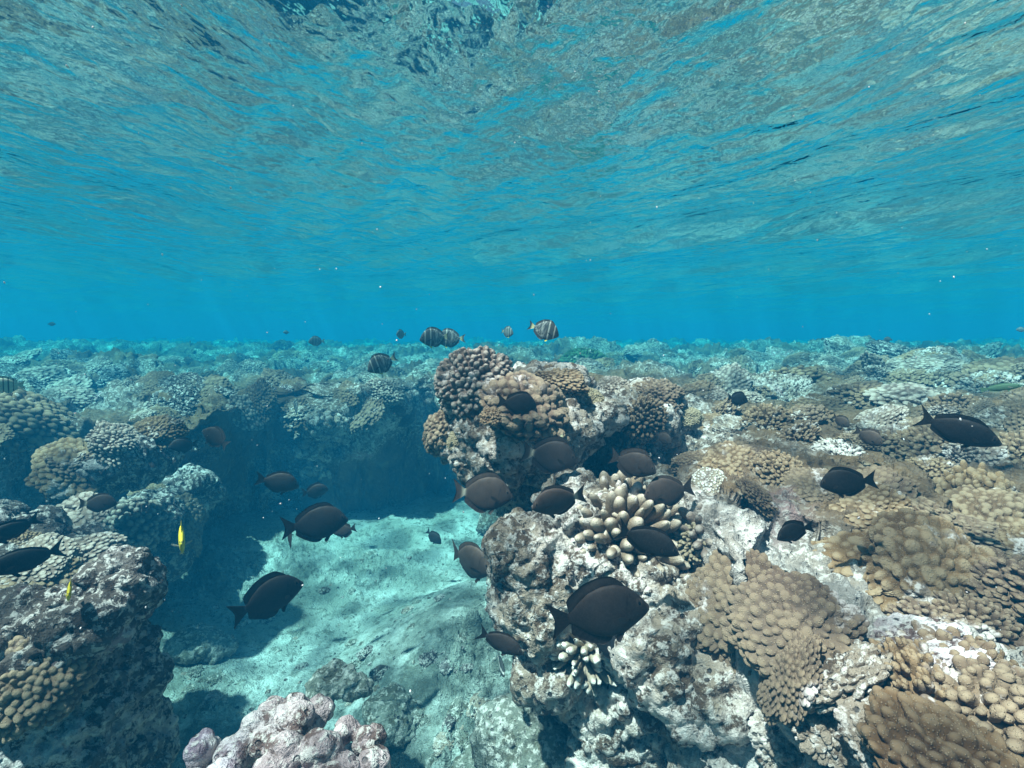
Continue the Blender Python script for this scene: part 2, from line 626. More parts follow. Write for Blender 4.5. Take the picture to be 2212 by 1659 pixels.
block = blob_rock("reef_block", [
    px(1150, 1190, 1.02, 85, 75, 90), px(1260, 1110, 1.08, 110, 75, 100), px(1190, 1300, 1.02, 120, 110, 110),
    px(1310, 1230, 1.06, 160, 130, 150), px(1260, 1420, 1.02, 150, 110, 130), px(1420, 1350, 0.98, 190, 110, 170),
    px(1370, 1500, 0.99, 190, 150, 150), px(1500, 1450, 0.90, 170, 110, 160), px(1390, 1650, 0.98, 190, 160, 150),
    px(1480, 1230, 1.2, 140, 90, 150)],
    0.0048, M['rock'], 8, crag=0.034, fine=0.013, holes=0.013)
tag(block, "craggy pale reef block in front, with brown algae and a dark undercut foot", "reef rock")

left_boulder = blob_rock("boulder", [
    px(270, 1265, 0.92, 70, 75, 80), px(170, 1340, 0.88, 140, 80, 120), px(40, 1400, 0.84, 170, 90, 130),
    px(230, 1450, 0.92, 110, 170, 110), px(110, 1560, 0.88, 190, 170, 130), px(225, 1680, 0.94, 120, 160, 120), px(-120, 1480, 0.85, 180, 120, 150)],
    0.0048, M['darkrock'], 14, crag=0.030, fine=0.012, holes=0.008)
tag(left_boulder, "big dark boulder at the lower left with a sunlit ragged top", "boulder")

lr = random.Random(8)
lumps = [(560, 1560, .70, 46), (628, 1535, .72, 46), (508, 1605, .68, 42), (610, 1610, .66, 50), (690, 1592, .66, 40), (664, 1540, .74, 32),
         (737, 1552, .70, 30), (792, 1568, .70, 32), (465, 1660, .64, 44), (556, 1680, .62, 50), (650, 1690, .62, 45), (728, 1655, .64, 46),
         (802, 1640, .66, 44), (400, 1690, .63, 42), (780, 1710, .63, 42), (585, 1512, .75, 30), (690, 1505, .76, 26)]
lumps += [(lr.uniform(420, 820), lr.uniform(1560, 1720), lr.uniform(.66, .72), lr.uniform(18, 30)) for _ in range(26)]
core = [(600, 1700, .76, 120), (700, 1720, .75, 110), (500, 1730, .73, 90), (640, 1620, .78, 60), (560, 1640, .77, 55), (740, 1650, .77, 60), (790, 1700, .75, 70)]
lumpy = blob_rock("lumpy_coral_rock", [px(u + 6, v + 26, Y, r * .92, r * 0.88, r) for u, v, Y, r in lumps + core],
                  0.0028, M['palerock'], 21, crag=0.004, fine=0.0035, holes=0.0025, knob=0.010, knob_s=0.030, smooth_n=1)
tag(lumpy, "lumpy mauve and white coralline rock in the bottom foreground below the sand", "coral rock")

small_rocks = [
    ("rounded sandy rock standing behind the lumpy mauve coral rock", [(740, 1450, 1.2, 38, 32), (705, 1490, 1.18, 42, 34), (775, 1490, 1.16, 38, 30)], 'sandrock'),
    ("low algae-covered rock on the sand right of the lumpy mauve rock", [(840, 1530, 1.22, 52, 24), (885, 1550, 1.22, 42, 22), (855, 1580, 1.18, 50, 30)], 'sandrock'),
    ("sand-dusted rock slab leaning at the foot of the reef block", [(1110, 1590, 1.02, 90, 70), (1170, 1640, 0.98, 90, 80), (1060, 1680, 1.05, 90, 60)], 'sandrock'),
    ("small rubble-topped mound on the sand, right of the dark left boulder", [(420, 1385, 1.75, 60, 26), (470, 1400, 1.75, 40, 20)], 'sandrock'),
]
for i, (lab, bl, mt) in enumerate(small_rocks):
    # stand the rock on the sand it is seen against
    bu, bv, bY, ba, bb = max(bl, key=lambda q: q[1] + q[4])
    hb = hit(bu, min(1655, bv + bb * 0.45))
    kY = hb[0].y / bY if hb and hb[2].name == "seabed" else 1.0
    o = blob_rock("rock", [px(u, v, Y * kY, a, b, a) for u, v, Y, a, b in bl], 0.005, M[mt], 30 + i * 5, crag=0.025, fine=0.010, holes=0.006)
    tag(o, lab, "rock")

# ledges that jut from the channel walls
ledges = [
    ("sunlit rock nose jutting from the shaded back wall of the channel", [(720, 905, 3.15, 75, 42), (690, 950, 3.15, 55, 40), (775, 875, 3.25, 80, 35), (700, 1000, 3.25, 45, 30)]),
    ("coral-crusted ledge overhanging the left wall beneath the fish pair", [(365, 1060, 2.3, 60, 24), (405, 1075, 2.35, 45, 22)]),
    ("coral-covered rock stepping down the left wall above the yellow fish", [(320, 1120, 2.05, 65, 40), (270, 1150, 1.95, 60, 50), (350, 1190, 2.05, 50, 45)]),
    ("coral hump high on the shaded left wall", [(230, 1000, 1.75, 80, 45), (300, 980, 1.85, 60, 35), (180, 1040, 1.7, 60, 40)]),
    ("rock shoulder at the left edge behind two dark fish", [(40, 1150, 1.30, 95, 50), (100, 1230, 1.25, 80, 50), (-20, 1230, 1.2, 80, 60), (130, 1290, 1.25, 60, 50)]),
]
for i, (lab, bl) in enumerate(ledges):
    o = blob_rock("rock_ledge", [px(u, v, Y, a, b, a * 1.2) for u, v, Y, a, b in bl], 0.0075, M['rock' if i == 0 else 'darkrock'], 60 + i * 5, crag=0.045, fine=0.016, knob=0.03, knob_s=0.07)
    tag(o, lab, "rock ledge")


# ---------------------------------------------------------------- coral colonies
def colony_mesh(name, seed, n, kr, amp, height=0.75, elong=1.0, rough=0.0, Ng=150, sub=0.0):
    """a dome of unit radius packed with rounded knobs"""
    rs = np.random.RandomState(seed)
    g = np.linspace(-1, 1, Ng)
    a, b = np.meshgrid(g, g, indexing='ij')
    a, b = a.ravel(), b.ravel()
    big = np.maximum(np.abs(a), np.abs(b)) + 1e-9
    rr = np.maximum(np.abs(a), np.abs(b))
    ang = np.arctan2(b, a)
    th = rr * math.radians(108)
    v = np.stack([np.sin(th) * np.cos(ang), np.sin(th) * np.sin(ang), np.cos(th)], 1).astype(F)
    base = v.copy()
    lo = fbm(base + F(seed), 0.9, 2, 0.5, seed)
    v = v * (1 + 0.28 * lo + 0.14 * vnoise(base + F(seed), 0.38, seed + 1))[:, None]
    v[:, 2] *= height
    # knob centres spread by dart throwing
    order = rs.permutation(len(v))
    cs = []
    mind = kr * 1.7
    for i in order[:9000]:
        p = v[i]
        if all((p[0] - c[0]) ** 2 + (p[1] - c[1]) ** 2 + (p[2] - c[2]) ** 2 > mind * mind for c in cs):
            cs.append(p)
            if len(cs) >= n:
                break
    cs = np.array(cs, F)
    k = np.zeros(len(v), F)
    tang = rs.normal(size=(len(cs), 3)).astype(F)
    tang /= np.linalg.norm(tang, axis=1)[:, None]
    size = (0.65 + 0.6 * rs.rand(len(cs))).astype(F)
    for c, t, s in zip(cs, tang, size):
        dv = v - c
        al = dv @ t
        d2 = (dv * dv).sum(1) - al * al * (1 - 1 / (elong * elong))
        h = np.sqrt(np.clip(1 - (d2 / (kr * s * 1.12) ** 2) ** 1.1, 0, 1)) * (0.6 + 0.4 * s)
        k = np.maximum(k, h)
    nr = base.copy()
    nr[:, 2] += 0.12
    nr /= np.linalg.norm(nr, axis=1)[:, None]
    d = k * amp
    if sub:
        d = d + knobs(v + F(seed * 2.1), sub, seed + 4) * sub * 0.55
    if rough:
        d = d + fbm(v + F(seed), kr * 1.2, 4, 0.6, seed + 2) * rough
    v = v + nr * d[:, None]
    me = mesh_from(name, v, grid_faces(Ng, Ng)[:, ::-1])
    n_ = vert_normals(me)
    if (n_ * base).sum() < 0:
        me.flip_normals()
    set_attr(me, "tip", np.clip(k, 0, 1))
    return me


KIND = {
    'lobed': [colony_mesh("lobed_coral", 100 + i, 400, 0.080, 0.165, 0.62, 1.25, Ng=225) for i in range(3)],
    'finger': [colony_mesh("finger_coral", 200 + i, 480, 0.073, 0.15, 0.72, 1.2, Ng=225) for i in range(3)],
    'knobby': [colony_mesh("knobby_coral", 300 + i, 420, 0.080, 0.13, 0.85, 1.0, rough=0.02, Ng=200, sub=0.05) for i in range(2)],
    'cauliflower': [colony_mesh("cauliflower_coral", 400 + i, 240, 0.11, 0.17, 0.8, 1.4, Ng=200, sub=0.05) for i in range(3)],
    'thick': [colony_mesh("lobed_coral", 500 + i, 300, 0.090, 0.20, 0.5, 1.5, Ng=225) for i in range(2)],
    'rubble': [colony_mesh("dead_coral", 600 + i, 220, 0.10, 0.20, 0.5, 1.3, rough=0.06, Ng=180) for i in range(2)],
}
def tube(path, rad, seg=12, bumps=0.0, seed=0):
    """closed finger along a path; returns vertices, faces and a 0..1 tip value"""
    path = [Vector(p) for p in path]
    vs, tips = [], []
    n = len(path)
    for i, p in enumerate(path):
        t = (path[min(i + 1, n - 1)] - path[max(i - 1, 0)]).normalized()
        a = t.orthogonal().normalized()
        b = t.cross(a)
        for k in range(seg):
            an = 2 * math.pi * k / seg
            vs.append(p + (a * math.cos(an) + b * math.sin(an)) * rad[i])
            tips.append(i / (n - 1))
    fs = []
    for i in range(n - 1):
        for k in range(seg):
            k2 = (k + 1) % seg
            fs.append((i * seg + k, i * seg + k2, (i + 1) * seg + k2, (i + 1) * seg + k))
    return vs, fs, tips


def stubby_mesh(name, seed, n, fl, fr, height=0.7):
    """a colony of separate stubby fingers standing on a low dome"""
    rs = random.Random(seed)
    V, Fc, T = [], [], []
    for i in range(n):
        z = 1 - (i + .5) / n * 1.12
        th = math.acos(max(-1, min(1, z)))
        ph = i * 2.39996 + rs.uniform(-.12, .12)
        d = Vector((math.sin(th) * math.cos(ph), math.sin(th) * math.sin(ph), math.cos(th)))
        p0 = Vector((d.x, d.y, d.z * height)) * 0.72
        dd = (d + Vector((rs.uniform(-.3, .3), rs.uniform(-.3, .3), .25 + rs.uniform(-.1, .3)))).normalized()
        L = fl * rs.uniform(.65, 1.25)
        r = fr * rs.uniform(.75, 1.25)
        bend = Vector((rs.uniform(-1, 1), rs.uniform(-1, 1), rs.uniform(-.5, 1))) * L * .22
        pts, rad = [], []
        for s_ in range(11):
            t = 1 - (1 - s_ / 10) ** 1.8
            pts.append(p0 + dd * L * t + bend * t * t)
            cap = 1 if t < .72 else math.sqrt(max(0.0, 1 - ((t - .72) / .28) ** 2))
            rad.append(max(.003, r * (.8 + .35 * t) * cap))
        v, f, tp = tube(pts, rad, 9)
        o = len(V)
        V += v
        Fc += [tuple(k + o for k in q) for q in f]
        T += tp
        if rs.random() < .35:
            m = p0 + dd * L * .55
            d2 = (dd + Vector((rs.uniform(-1, 1), rs.uniform(-1, 1), rs.uniform(-.3, .8)))).normalized()
            pts = [m + d2 * L * .55 * s_ / 7 for s_ in range(8)]
            rad = [max(.003, r * .85 * (1 if s_ < 5 else math.sqrt(max(0, 1 - ((s_ - 4.4) / 2.6) ** 2)))) for s_ in range(8)]
            v, f, tp = tube(pts, rad, 9)
            o = len(V)
            V += v
            Fc += [tuple(k + o for k in q) for q in f]
            T += tp
    o = len(V)
    nn = 24
    for i in range(13):
        for k in range(nn):
            th, ph = math.radians(110) * i / 12, 2 * math.pi * k / nn
            V.append(Vector((math.sin(th) * math.cos(ph), math.sin(th) * math.sin(ph), math.cos(th) * height)) * 0.80)
            T.append(0.0)
    Fc += [(o + i * nn + k, o + i * nn + (k + 1) % nn, o + (i + 1) * nn + (k + 1) % nn, o + (i + 1) * nn + k) for i in range(12) for k in range(nn)]
    v = np.array([tuple(p) for p in V], F)
    me = mesh_from(name, v, np.array(Fc, np.int32))
    put_co(me, v + vert_normals(me) * (fbm(v + F(seed), .12, 3, .6, seed) * fr * .35)[:, None])
    set_attr(me, "tip", np.array(T, F))
    return me


KIND['stubby'] = [stubby_mesh("stubby_coral", 700 + i, (170, 230, 130)[i], .34, (.078, .066, .092)[i], .7) for i in range(3)]
NAME = {'stubby': 'stubby_coral', 'lobed': 'lobed_coral', 'finger': 'finger_coral', 'knobby': 'knobby_coral', 'cauliflower': 'cauliflower_coral', 'thick': 'lobed_coral', 'rubble': 'dead_coral'}
MCACHE = {}
rnd = random.Random(5)


def place_coral(kind, mat, loc, nor, size, squash=1.0, sink=0.35, label=None, group=None, cat="coral", tilt=0.6, name=None):
    base = KIND[kind][rnd.randrange(len(KIND[kind]))]
    key = (base.name, mat)
    if key not in MCACHE:
        c = base.copy()
        c.materials.clear()
        c.materials.append(M[mat])
        MCACHE[key] = c
    o = bpy.data.objects.new(name or NAME[kind], MCACHE[key])
    col.objects.link(o)
    up = (Vector((0, 0, 1)) * (1 - tilt) + nor * tilt).normalized()
    q = up.to_track_quat('Z', 'Y') @ Matrix.Rotation(rnd.uniform(0, 6.28), 3, 'Z').to_quaternion()
    o.rotation_euler = q.to_euler()
    o.location = loc - up * size * sink * squash
    o.scale = (size * rnd.uniform(.9, 1.1), size * rnd.uniform(.9, 1.1), size * squash)
    tag(o, label, cat, group)
    return o


bpy.context.view_layer.update()

# colonies one can point to: (u, v, pixel radius, kind, material, squash, label)
named = [
    (1012, 815, 74, 'knobby', 'grey', 1.1, "grey knobby coral dome crowning the tall outcrop"),
    (1150, 860, 88, 'cauliflower', 'tan', 0.75, "golden tan lumpy coral dome behind the round dark fish on the outcrop"),
    (957, 912, 46, 'cauliflower', 'tan', 0.9, "brown lumpy coral clinging to the outcrop's left edge"),
    (985, 945, 24, 'knobby', 'yellow', 0.9, "small pale yellow coral below the brown lumpy one on the outcrop's left edge"),
    (1062, 890, 26, 'cauliflower', 'tan', 0.9, "small tan coral left of the round dark fish on the outcrop"),
    (1395, 892, 52, 'stubby', 'tan', 0.9, "cream stubby-fingered coral on the outcrop's right shoulder"),
    (1375, 950, 62, 'stubby', 'grey', 0.8, "shaded greenish grey fingered coral under the outcrop's right shoulder"),
    (1278, 850, 26, 'knobby', 'yellow', 0.7, "small pale coral on the ledge right of the golden tan dome"),
    (1205, 800, 52, 'lobed', 'tan', 0.7, "tan coral hump just behind the golden tan dome"),
    (1320, 830, 46, 'finger', 'grey', 0.7, "grey brown coral behind the ledge right of the golden tan dome"),
    (1492, 895, 24, 'knobby', 'yellow', 0.8, "small round yellow coral right of the outcrop's shoulder"),
    (1420, 840, 48, 'finger', 'brown', 0.8, "brown coral mound behind the outcrop's right shoulder"),
    (1560, 830, 55, 'lobed', 'grey', 0.8, "grey lobed coral behind the small dark fish on the right bank"),
    (1710, 800, 78, 'stubby', 'tan', 0.8, "large tan coral hill on the skyline of the right bank"),
    (1712, 930, 56, 'stubby', 'tan', 0.9, "neat round cream coral dome left of the two small brown fish"),
    (1640, 985, 50, 'finger', 'brown', 0.8, "olive brown coral patch below the round cream dome"),
    (1575, 1000, 60, 'lobed', 'tan', 0.7, "tan coral patch right of the brown fish facing left"),
    (1690, 1010, 62, 'stubby', 'tan', 0.7, "cream finger coral above the pale rock slab"),
    (1650, 1062, 46, 'lobed', 'brown', 0.8, "brown lobed coral beside the white broken rock edge"),
    (1535, 1040, 34, 'knobby', 'tipped', 0.8, "small blue grey coral with pale tips in the shade of the bank"),
    (1500, 1150, 55, 'stubby', 'yellow', 0.9, "olive lumpy coral right of the black fish by the antler coral"),
    (1500, 985, 46, 'finger', 'brown', 0.8, "dim brown coral in the hollow between outcrop and bank"),
    (1760, 870, 46, 'lobed', 'brown', 0.7, "shaded brown coral above the small brown fish"),
    (1880, 900, 60, 'lobed', 'grey', 0.6, "grey tan coral spread above the fish with the eye spot"),
    (2010, 1010, 55, 'stubby', 'tan', 0.6, "tan coral under the tail of the large slender dark fish"),
    (1985, 1080, 70, 'thick', 'tan', 0.7, "thick-lobed tan coral behind the black fish facing left"),
    (2120, 1080, 95, 'stubby', 'tan', 0.6, "thick-fingered tan coral under the large slender dark fish"),
    (1850, 1180, 105, 'cauliflower', 'tan', 0.6, "broad dotted tan coral below the black fish facing left"),
    (2020, 1220, 115, 'cauliflower', 'tan', 0.6, "broad dotted tan coral shelf at the right, beside the white rock edge"),
    (2190, 1230, 110, 'stubby', 'brown', 0.6, "brown lobed coral at the right edge below the fingered one"),
    (1600, 1290, 105, 'lobed', 'brown', 0.6, "brown tightly lobed coral patch on pale rock right of the big dark fish"),
    (1720, 1330, 120, 'lobed', 'brown', 0.6, "wide brown lobed coral at the middle of the right foreground"),
    (1690, 1430, 90, 'lobed', 'brown', 0.6, "brown lobed coral hanging over the white rock spur"),
    (2150, 1420, 120, 'stubby', 'brown', 0.6, "dull brown lobed coral slope at the right edge"),
    (2170, 1560, 110, 'stubby', 'tan', 0.7, "golden-tipped fingered coral at the lower right edge"),
    (1860, 1440, 80, 'rubble', 'rock', 0.8, "grey dead coral knobs right of the wide brown coral"),
    (1790, 1520, 80, 'rubble', 'rock', 0.8, "pale broken dead coral in the right foreground hollow"),
    (1930, 1560, 90, 'rubble', 'rock', 0.8, "dead coral stubs near the bottom right"),
    (1960, 1620, 60, 'cauliflower', 'yellow', 0.7, "yellowish coral tuft among dead stubs at the bottom right"),
    (70, 1440, 85, 'lobed', 'tan', 0.7, "tan lobed coral patch on the sunlit top of the dark left boulder"),
    (80, 880, 95, 'lobed', 'tan', 0.6, "sunlit tan lobed coral on the left bank near the left edge"),
    (60, 1175, 40, 'finger', 'tan', 0.7, "tan coral between the two dark fish at the left edge"),
    (310, 1105, 62, 'stubby', 'grey', 0.9, "grey rounded coral on the left wall above the yellow fish"),
    (265, 945, 55, 'finger', 'grey', 0.7, "grey mauve coral mound on the rim of the left wall"),
    (340, 920, 50, 'finger', 'brown', 0.8, "olive coral hump on the left rim by the shaded hollow"),
    (1265, 775, 46, 'knobby', 'weed', 0.9, "dark green weedy coral head on the far reef behind the outcrop"),
    (605, 745, 22, 'knobby', 'brown', 1.1, "lone dark coral head standing on the far left skyline"),
    (835, 830, 40, 'finger', 'grey', 0.7, "grey coral mound on the back rim below the yellow-tailed striped fish"),
]
for u, v, r, kind, mat, sq, lab in named:
    h = hit(u, v + r * 0.25)
    if not h:
        continue
    loc, nor, ob = h
    depth = loc.y * cp - loc.z * sp
    place_coral(kind, mat, loc, nor, r * depth / FPX, sq * (0.72 if u > 1450 else 1), 0.30, lab)

# the rest of the living cover, one colony at a time
fill = [
    # u0, u1, v0, v1, count, size range in metres, kinds, materials, label, group
    (1500, 2260, 860, 1010, 46, (.045, .085), ['lobed', 'finger', 'stubby', 'stubby'], ['tan', 'grey', 'brown', 'rock'], "tan or grey coral colony packed on the middle of the right bank", "corals on the right bank"),
    (1480, 2260, 770, 860, 60, (.045, .14), ['lobed', 'stubby', 'rubble', 'stubby'], ['tan', 'grey', 'brown', 'rock'], "small coral head on the upper right reef flat", "corals on the upper right flat"),
    (0, 900, 770, 900, 72, (.045, .13), ['finger', 'rubble', 'stubby', 'stubby', 'rubble'], ['grey', 'brown', 'brown', 'darkrock', 'rock'], "teal-tinged coral head on the left reef flat", "corals on the left flat"),
    (-20, 2240, 756, 796, 60, (.06, .16), ['finger', 'cauliflower', 'rubble', 'lobed'], ['grey', 'brown', 'darkrock', 'rock', 'tan'], "hazy coral head far out near the skyline", "coral heads near the skyline"),
    (-40, 460, 900, 1240, 26, (.05, .10), ['finger', 'lobed', 'cauliflower'], ['grey', 'tan', 'brown'], "dim coral colony on the shaded left wall", "corals on the left wall"),
    (1750, 2260, 1010, 1200, 16, (.05, .09), ['stubby', 'lobed'], ['tan', 'brown'], "tan lobed coral packed below the large slender fish", "corals below the slender fish"),
    (1980, 2260, 1300, 1659, 14, (.06, .09), ['stubby', 'thick'], ['brown', 'tan'], "brown coral filling the lower right edge", "corals at the lower right edge"),
    (1560, 2000, 1380, 1659, 14, (.035, .065), ['rubble'], ['rock', 'palerock'], "pale dead coral stub in the right foreground", "dead coral stubs"),
]
spots = []
for u0, u1, v0, v1, n, sz, kinds, mats, lab, grp in fill:
    for k in range(n):
        u, v = rnd.uniform(u0, u1), rnd.uniform(v0, v1)
        h = hit(u, v)
        if h and h[2].name.split(".")[0] in ("reef", "rock_ledge") and h[0].y < 22:
            s = rnd.uniform(*sz)
            kd = rnd.choice(kinds)
            spots.append((kd, rnd.choice(mats), h[0], h[1], s, rnd.uniform(.3, .85 if (u > 1400 and v > 800) else .5), lab, grp))
for kd, mt, loc, nor, s, sq, lab, grp in spots:
    place_coral(kd, mt, loc, nor, s, sq, 0.35, lab, grp)


for k in range(150):
    u, v = rnd.uniform(330, 1080), rnd.uniform(1180, 1655)
    h = hit(u, v)
    if h and h[2].name == "seabed":
        place_coral('rubble', rnd.choice(['sandrock', 'sandrock', 'rock', 'darkrock']), h[0], h[1], rnd.choice((.006, .009, .013, .022, .03)) * rnd.uniform(.8, 1.2), rnd.uniform(.5, .9), 0.25,
                    "small piece of coral rubble lying on the channel sand", "rubble on the sand", "rubble", name="rubble_stone")


# ---- branching corals made of separate fingers
def branching(name, centre, axis, fingers, length, radius, mat, seed, spread=1.2, base_r=0.05, nub=0.0, squash=1.0):
    rs = random.Random(seed)
    axis = axis.normalized()
    e1 = axis.orthogonal().normalized()
    e2 = axis.cross(e1)
    V, Fc, T = [], [], []
    for i in range(fingers):
        fr = math.sqrt((i + 0.5) / fingers)
        th = fr * spread
        ph = i * 2.39996 + rs.uniform(-.25, .25)
        d = (axis * math.cos(th) + (e1 * math.cos(ph) + e2 * math.sin(ph) * squash) * math.sin(th)).normalized()
        d = (d + Vector((0, 0, 0.15))).normalized()
        root = centre + d * base_r * 0.3
        L = length * rs.uniform(.75, 1.15)
        r = radius * rs.uniform(.8, 1.2)
        bend = Vector((rs.uniform(-1, 1), rs.uniform(-1, 1), rs.uniform(-.2, 1))) * L * 0.16
        pts, rad = [], []
        for s in range(15):
            t = 1 - (1 - s / 14) ** 1.9
            pts.append(root + d * (base_r * t + L * t) + bend * t * t)
            cap = 1 if t < 0.80 else math.sqrt(max(0.0, 1 - ((t - .80) / .20) ** 2))
            rad.append(max(0.0004, r * (0.85 + 0.25 * math.sin(t * 3.0 + i)) * cap))
        v, f, tp = tube(pts, rad, 14)
        o = len(V)
        V += v
        Fc += [tuple(k + o for k in q) for q in f]
        T += tp
        if rs.random() < 0.45:
            m = root + d * (base_r + L) * 0.6
            d2 = (d + Vector((rs.uniform(-1, 1), rs.uniform(-1, 1), rs.uniform(-.3, 1))) * 0.9).normalized()
            pts = [m + d2 * L * 0.5 * s / 10 for s in range(11)]
            rad = [max(0.0004, r * 0.85 * (1 if s < 8 else math.sqrt(max(0, 1 - ((s - 8) / 2) ** 2)))) for s in range(11)]
            v, f, tp = tube(pts, rad, 14)
            o = len(V)
            V += v
            Fc += [tuple(k + o for k in q) for q in f]
            T += tp
    v = np.array([tuple(p) for p in V], F)
    me = mesh_from(name, v, np.array(Fc, np.int32))
    n = vert_normals(me)
    dsp = fbm(v, 0.02, 3, 0.6, seed) * radius * 0.22
    if nub:
        dsp = dsp + knobs(v, nub, seed) * nub * 0.45
    put_co(me, v + n * dsp[:, None])
    set_attr(me, "tip", np.array(T, F))
    return link(name, me, mat)


c0 = at(1325, 1135, 1.02)
antler = branching("antler_coral", c0 + Vector((0.02, 0.03, -0.05)), Vector((-0.25, -0.75, 0.55)), 120, 0.044, 0.0130, M['antler'], 3, 1.45, 0.078)
tag(antler, "stout cream-tipped antler coral on the reef block among the dark fish", "coral")
h = hit(1268, 1420)
loc = h[0] if h else at(1268, 1420, .9)
acro = branching("staghorn_coral", loc + Vector((0, 0.03, 0.0)), Vector((-0.1, -0.75, 0.35)), 64, 0.040, 0.0066, M['tipped'], 9, 1.4, 0.036, nub=0.006, squash=0.8)
tag(acro, "small white-tipped branching coral under the big dark fish", "coral")
h = hit(1500, 1150)
if h:
    br2 = branching("branching_coral", h[0] + Vector((0.03, 0.02, -0.02)), Vector((-0.2, -0.5, 0.8)), 30, 0.026, 0.009, M['grey'], 12, 1.4, 0.035)
    tag(br2, "grey stubby branching coral tucked right of the antler coral", "coral")


# ---------------------------------------------------------------- fish
def fish_paint_mat(name, rough=0.55):
    m, nt, b = new_mat(name)
    a = N(nt, "ShaderNodeAttribute", attribute_name="paint")
    tc = N(nt, "ShaderNodeTexCoord").outputs["Object"]
    n = noise(nt, tc, 60.0, 3, 0.6)
    c = mixc(nt, math_(nt, 'MULTIPLY', ramp(nt, n, 0.4, 0.7), 0.18), a.outputs["Color"], (0.10, 0.085, 0.075))
    nt.links.new(c, b.inputs["Base Color"])
    b.inputs["Roughness"].default_value = rough
    b.inputs["Specular IOR Level"].default_value = 0.16
    bump(nt, b, voro(nt, tc, 420.0), 0.15, 0.001)
    return m


M['fish'] = fish_paint_mat("fish_skin")


def flat_mat(name, colr, rough=0.5):
    m, nt, b = new_mat(name)
    tc = N(nt, "ShaderNodeTexCoord").outputs["Object"]
    n = noise(nt, tc, 200.0, 3, 0.6)
    k = tuple(x * 0.7 for x in colr)
    nt.links.new(mixc(nt, n, colr, k), b.inputs["Base Color"])
    b.inputs["Roughness"].default_value = rough
    return m


M['eye'] = flat_mat("fish_eye", (0.012, 0.011, 0.012), 0.15)
M['fin_dark'] = flat_mat("dark_fin", (0.060, 0.048, 0.042))
M['fin_pale'] = flat_mat("pale_fin", (0.55, 0.52, 0.42))
M['fin_yellow'] = flat_mat("yellow_fin", (0.80, 0.62, 0.05))

# outline tables: position along the body, top, bottom, half width (unit length snout to tail tip)
SHAPES = {
    'surgeon': dict(t=[0, .03, .08, .16, .28, .42, .56, .68, .76, .80], top=[.000, .045, .100, .165, .205, .205, .170, .105, .048, .040],
                    bot=[-.030, -.060, -.085, -.125, -.175, -.190, -.165, -.105, -.052, -.040], w=[.010, .030, .048, .062, .066, .060, .045, .028, .014, .010],
                    dors=(.18, .775, .060), anal=(.40, .775, .055), fork=.065, span=.150),
    'slender': dict(t=[0, .03, .08, .16, .28, .42, .56, .68, .76, .80], top=[.005, .035, .075, .125, .155, .160, .135, .085, .042, .034],
                    bot=[-.025, -.045, -.070, -.105, -.140, -.150, -.130, -.085, -.046, -.036], w=[.010, .028, .045, .060, .066, .060, .045, .028, .014, .010],
                    dors=(.18, .77, .040), anal=(.42, .77, .035), fork=.11, span=.17),
    'disc': dict(t=[0, .03, .08, .16, .28, .42, .56, .68, .76, .80], top=[-.02, .05, .13, .22, .285, .295, .25, .15, .055, .04],
                 bot=[-.07, -.10, -.14, -.20, -.265, -.285, -.24, -.145, -.058, -.042], w=[.010, .028, .046, .060, .066, .060, .045, .028, .014, .010],
                 dors=(.20, .775, .055), anal=(.42, .775, .055), fork=.07, span=.16),
    'butterfly': dict(t=[0, .06, .13, .20, .32, .46, .60, .72, .80, .84], top=[.010, .025, .055, .16, .27, .30, .27, .18, .06, .045],
                      bot=[-.012, -.03, -.07, -.15, -.23, -.25, -.24, -.18, -.06, -.045], w=[.008, .016, .032, .052, .058, .052, .04, .026, .014, .010],
                      dors=(.22, .80, .09), anal=(.46, .80, .09), fork=.01, span=.11),
    'wrasse': dict(t=[0, .03, .08, .16, .28, .42, .56, .68, .76, .82], top=[.0, .03, .06, .09, .11, .11, .10, .075, .055, .05],
                   bot=[-.015, -.035, -.055, -.08, -.10, -.10, -.09, -.07, -.055, -.05], w=[.010, .025, .038, .048, .05, .046, .036, .026, .016, .012],
                   dors=(.25, .78, .035), anal=(.48, .78, .03), fork=.0, span=.08),
}


def paint_dark(base):
    b = np.array(base, F)

    def f(x, z, part):
        c = np.tile(b, (len(x), 1))
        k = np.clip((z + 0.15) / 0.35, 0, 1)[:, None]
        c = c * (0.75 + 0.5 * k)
        q = np.stack([x, z, z * 0], 1).astype(F)
        c = c * (1 + 0.30 * fbm(q, .05, 3, .6, 5))[:, None]
        if part == 'body':
            gill = np.exp(-((np.abs(np.sqrt((x + .10) ** 2 + (z * .8) ** 2) - .115)) / .006) ** 2) * (x < -.15)
            c = c * (1 - .55 * gill)[:, None]
            ring = np.exp(-((np.sqrt((x + .085) ** 2 + ((z - .045) * .9) ** 2) - .022) / .005) ** 2)
            c = c + ring[:, None] * np.array((.07, .05, .035), F)
            lip = np.exp(-(x / .018) ** 2)
            c = c + lip[:, None] * np.array((.06, .05, .05), F)
        else:
            c = c * (1 + .35 * np.sin((x if part == 'fin' else z) * 260))[:, None]
        if part == 'fin':
            c = c * 0.72
        if part == 'tail':
            c = c * 0.62
        return c
    return f


def paint_pale_tail(base):
    g = paint_dark(base)

    def f(x, z, part):
        c = g(x, z, part)
        if part in ('tail', 'body'):
            w = np.exp(-((x + .80) / .030) ** 2)[:, None]
            c = c * (1 - w * .75) + np.array((.48, .45, .36), F) * w * .75
        return c
    return f


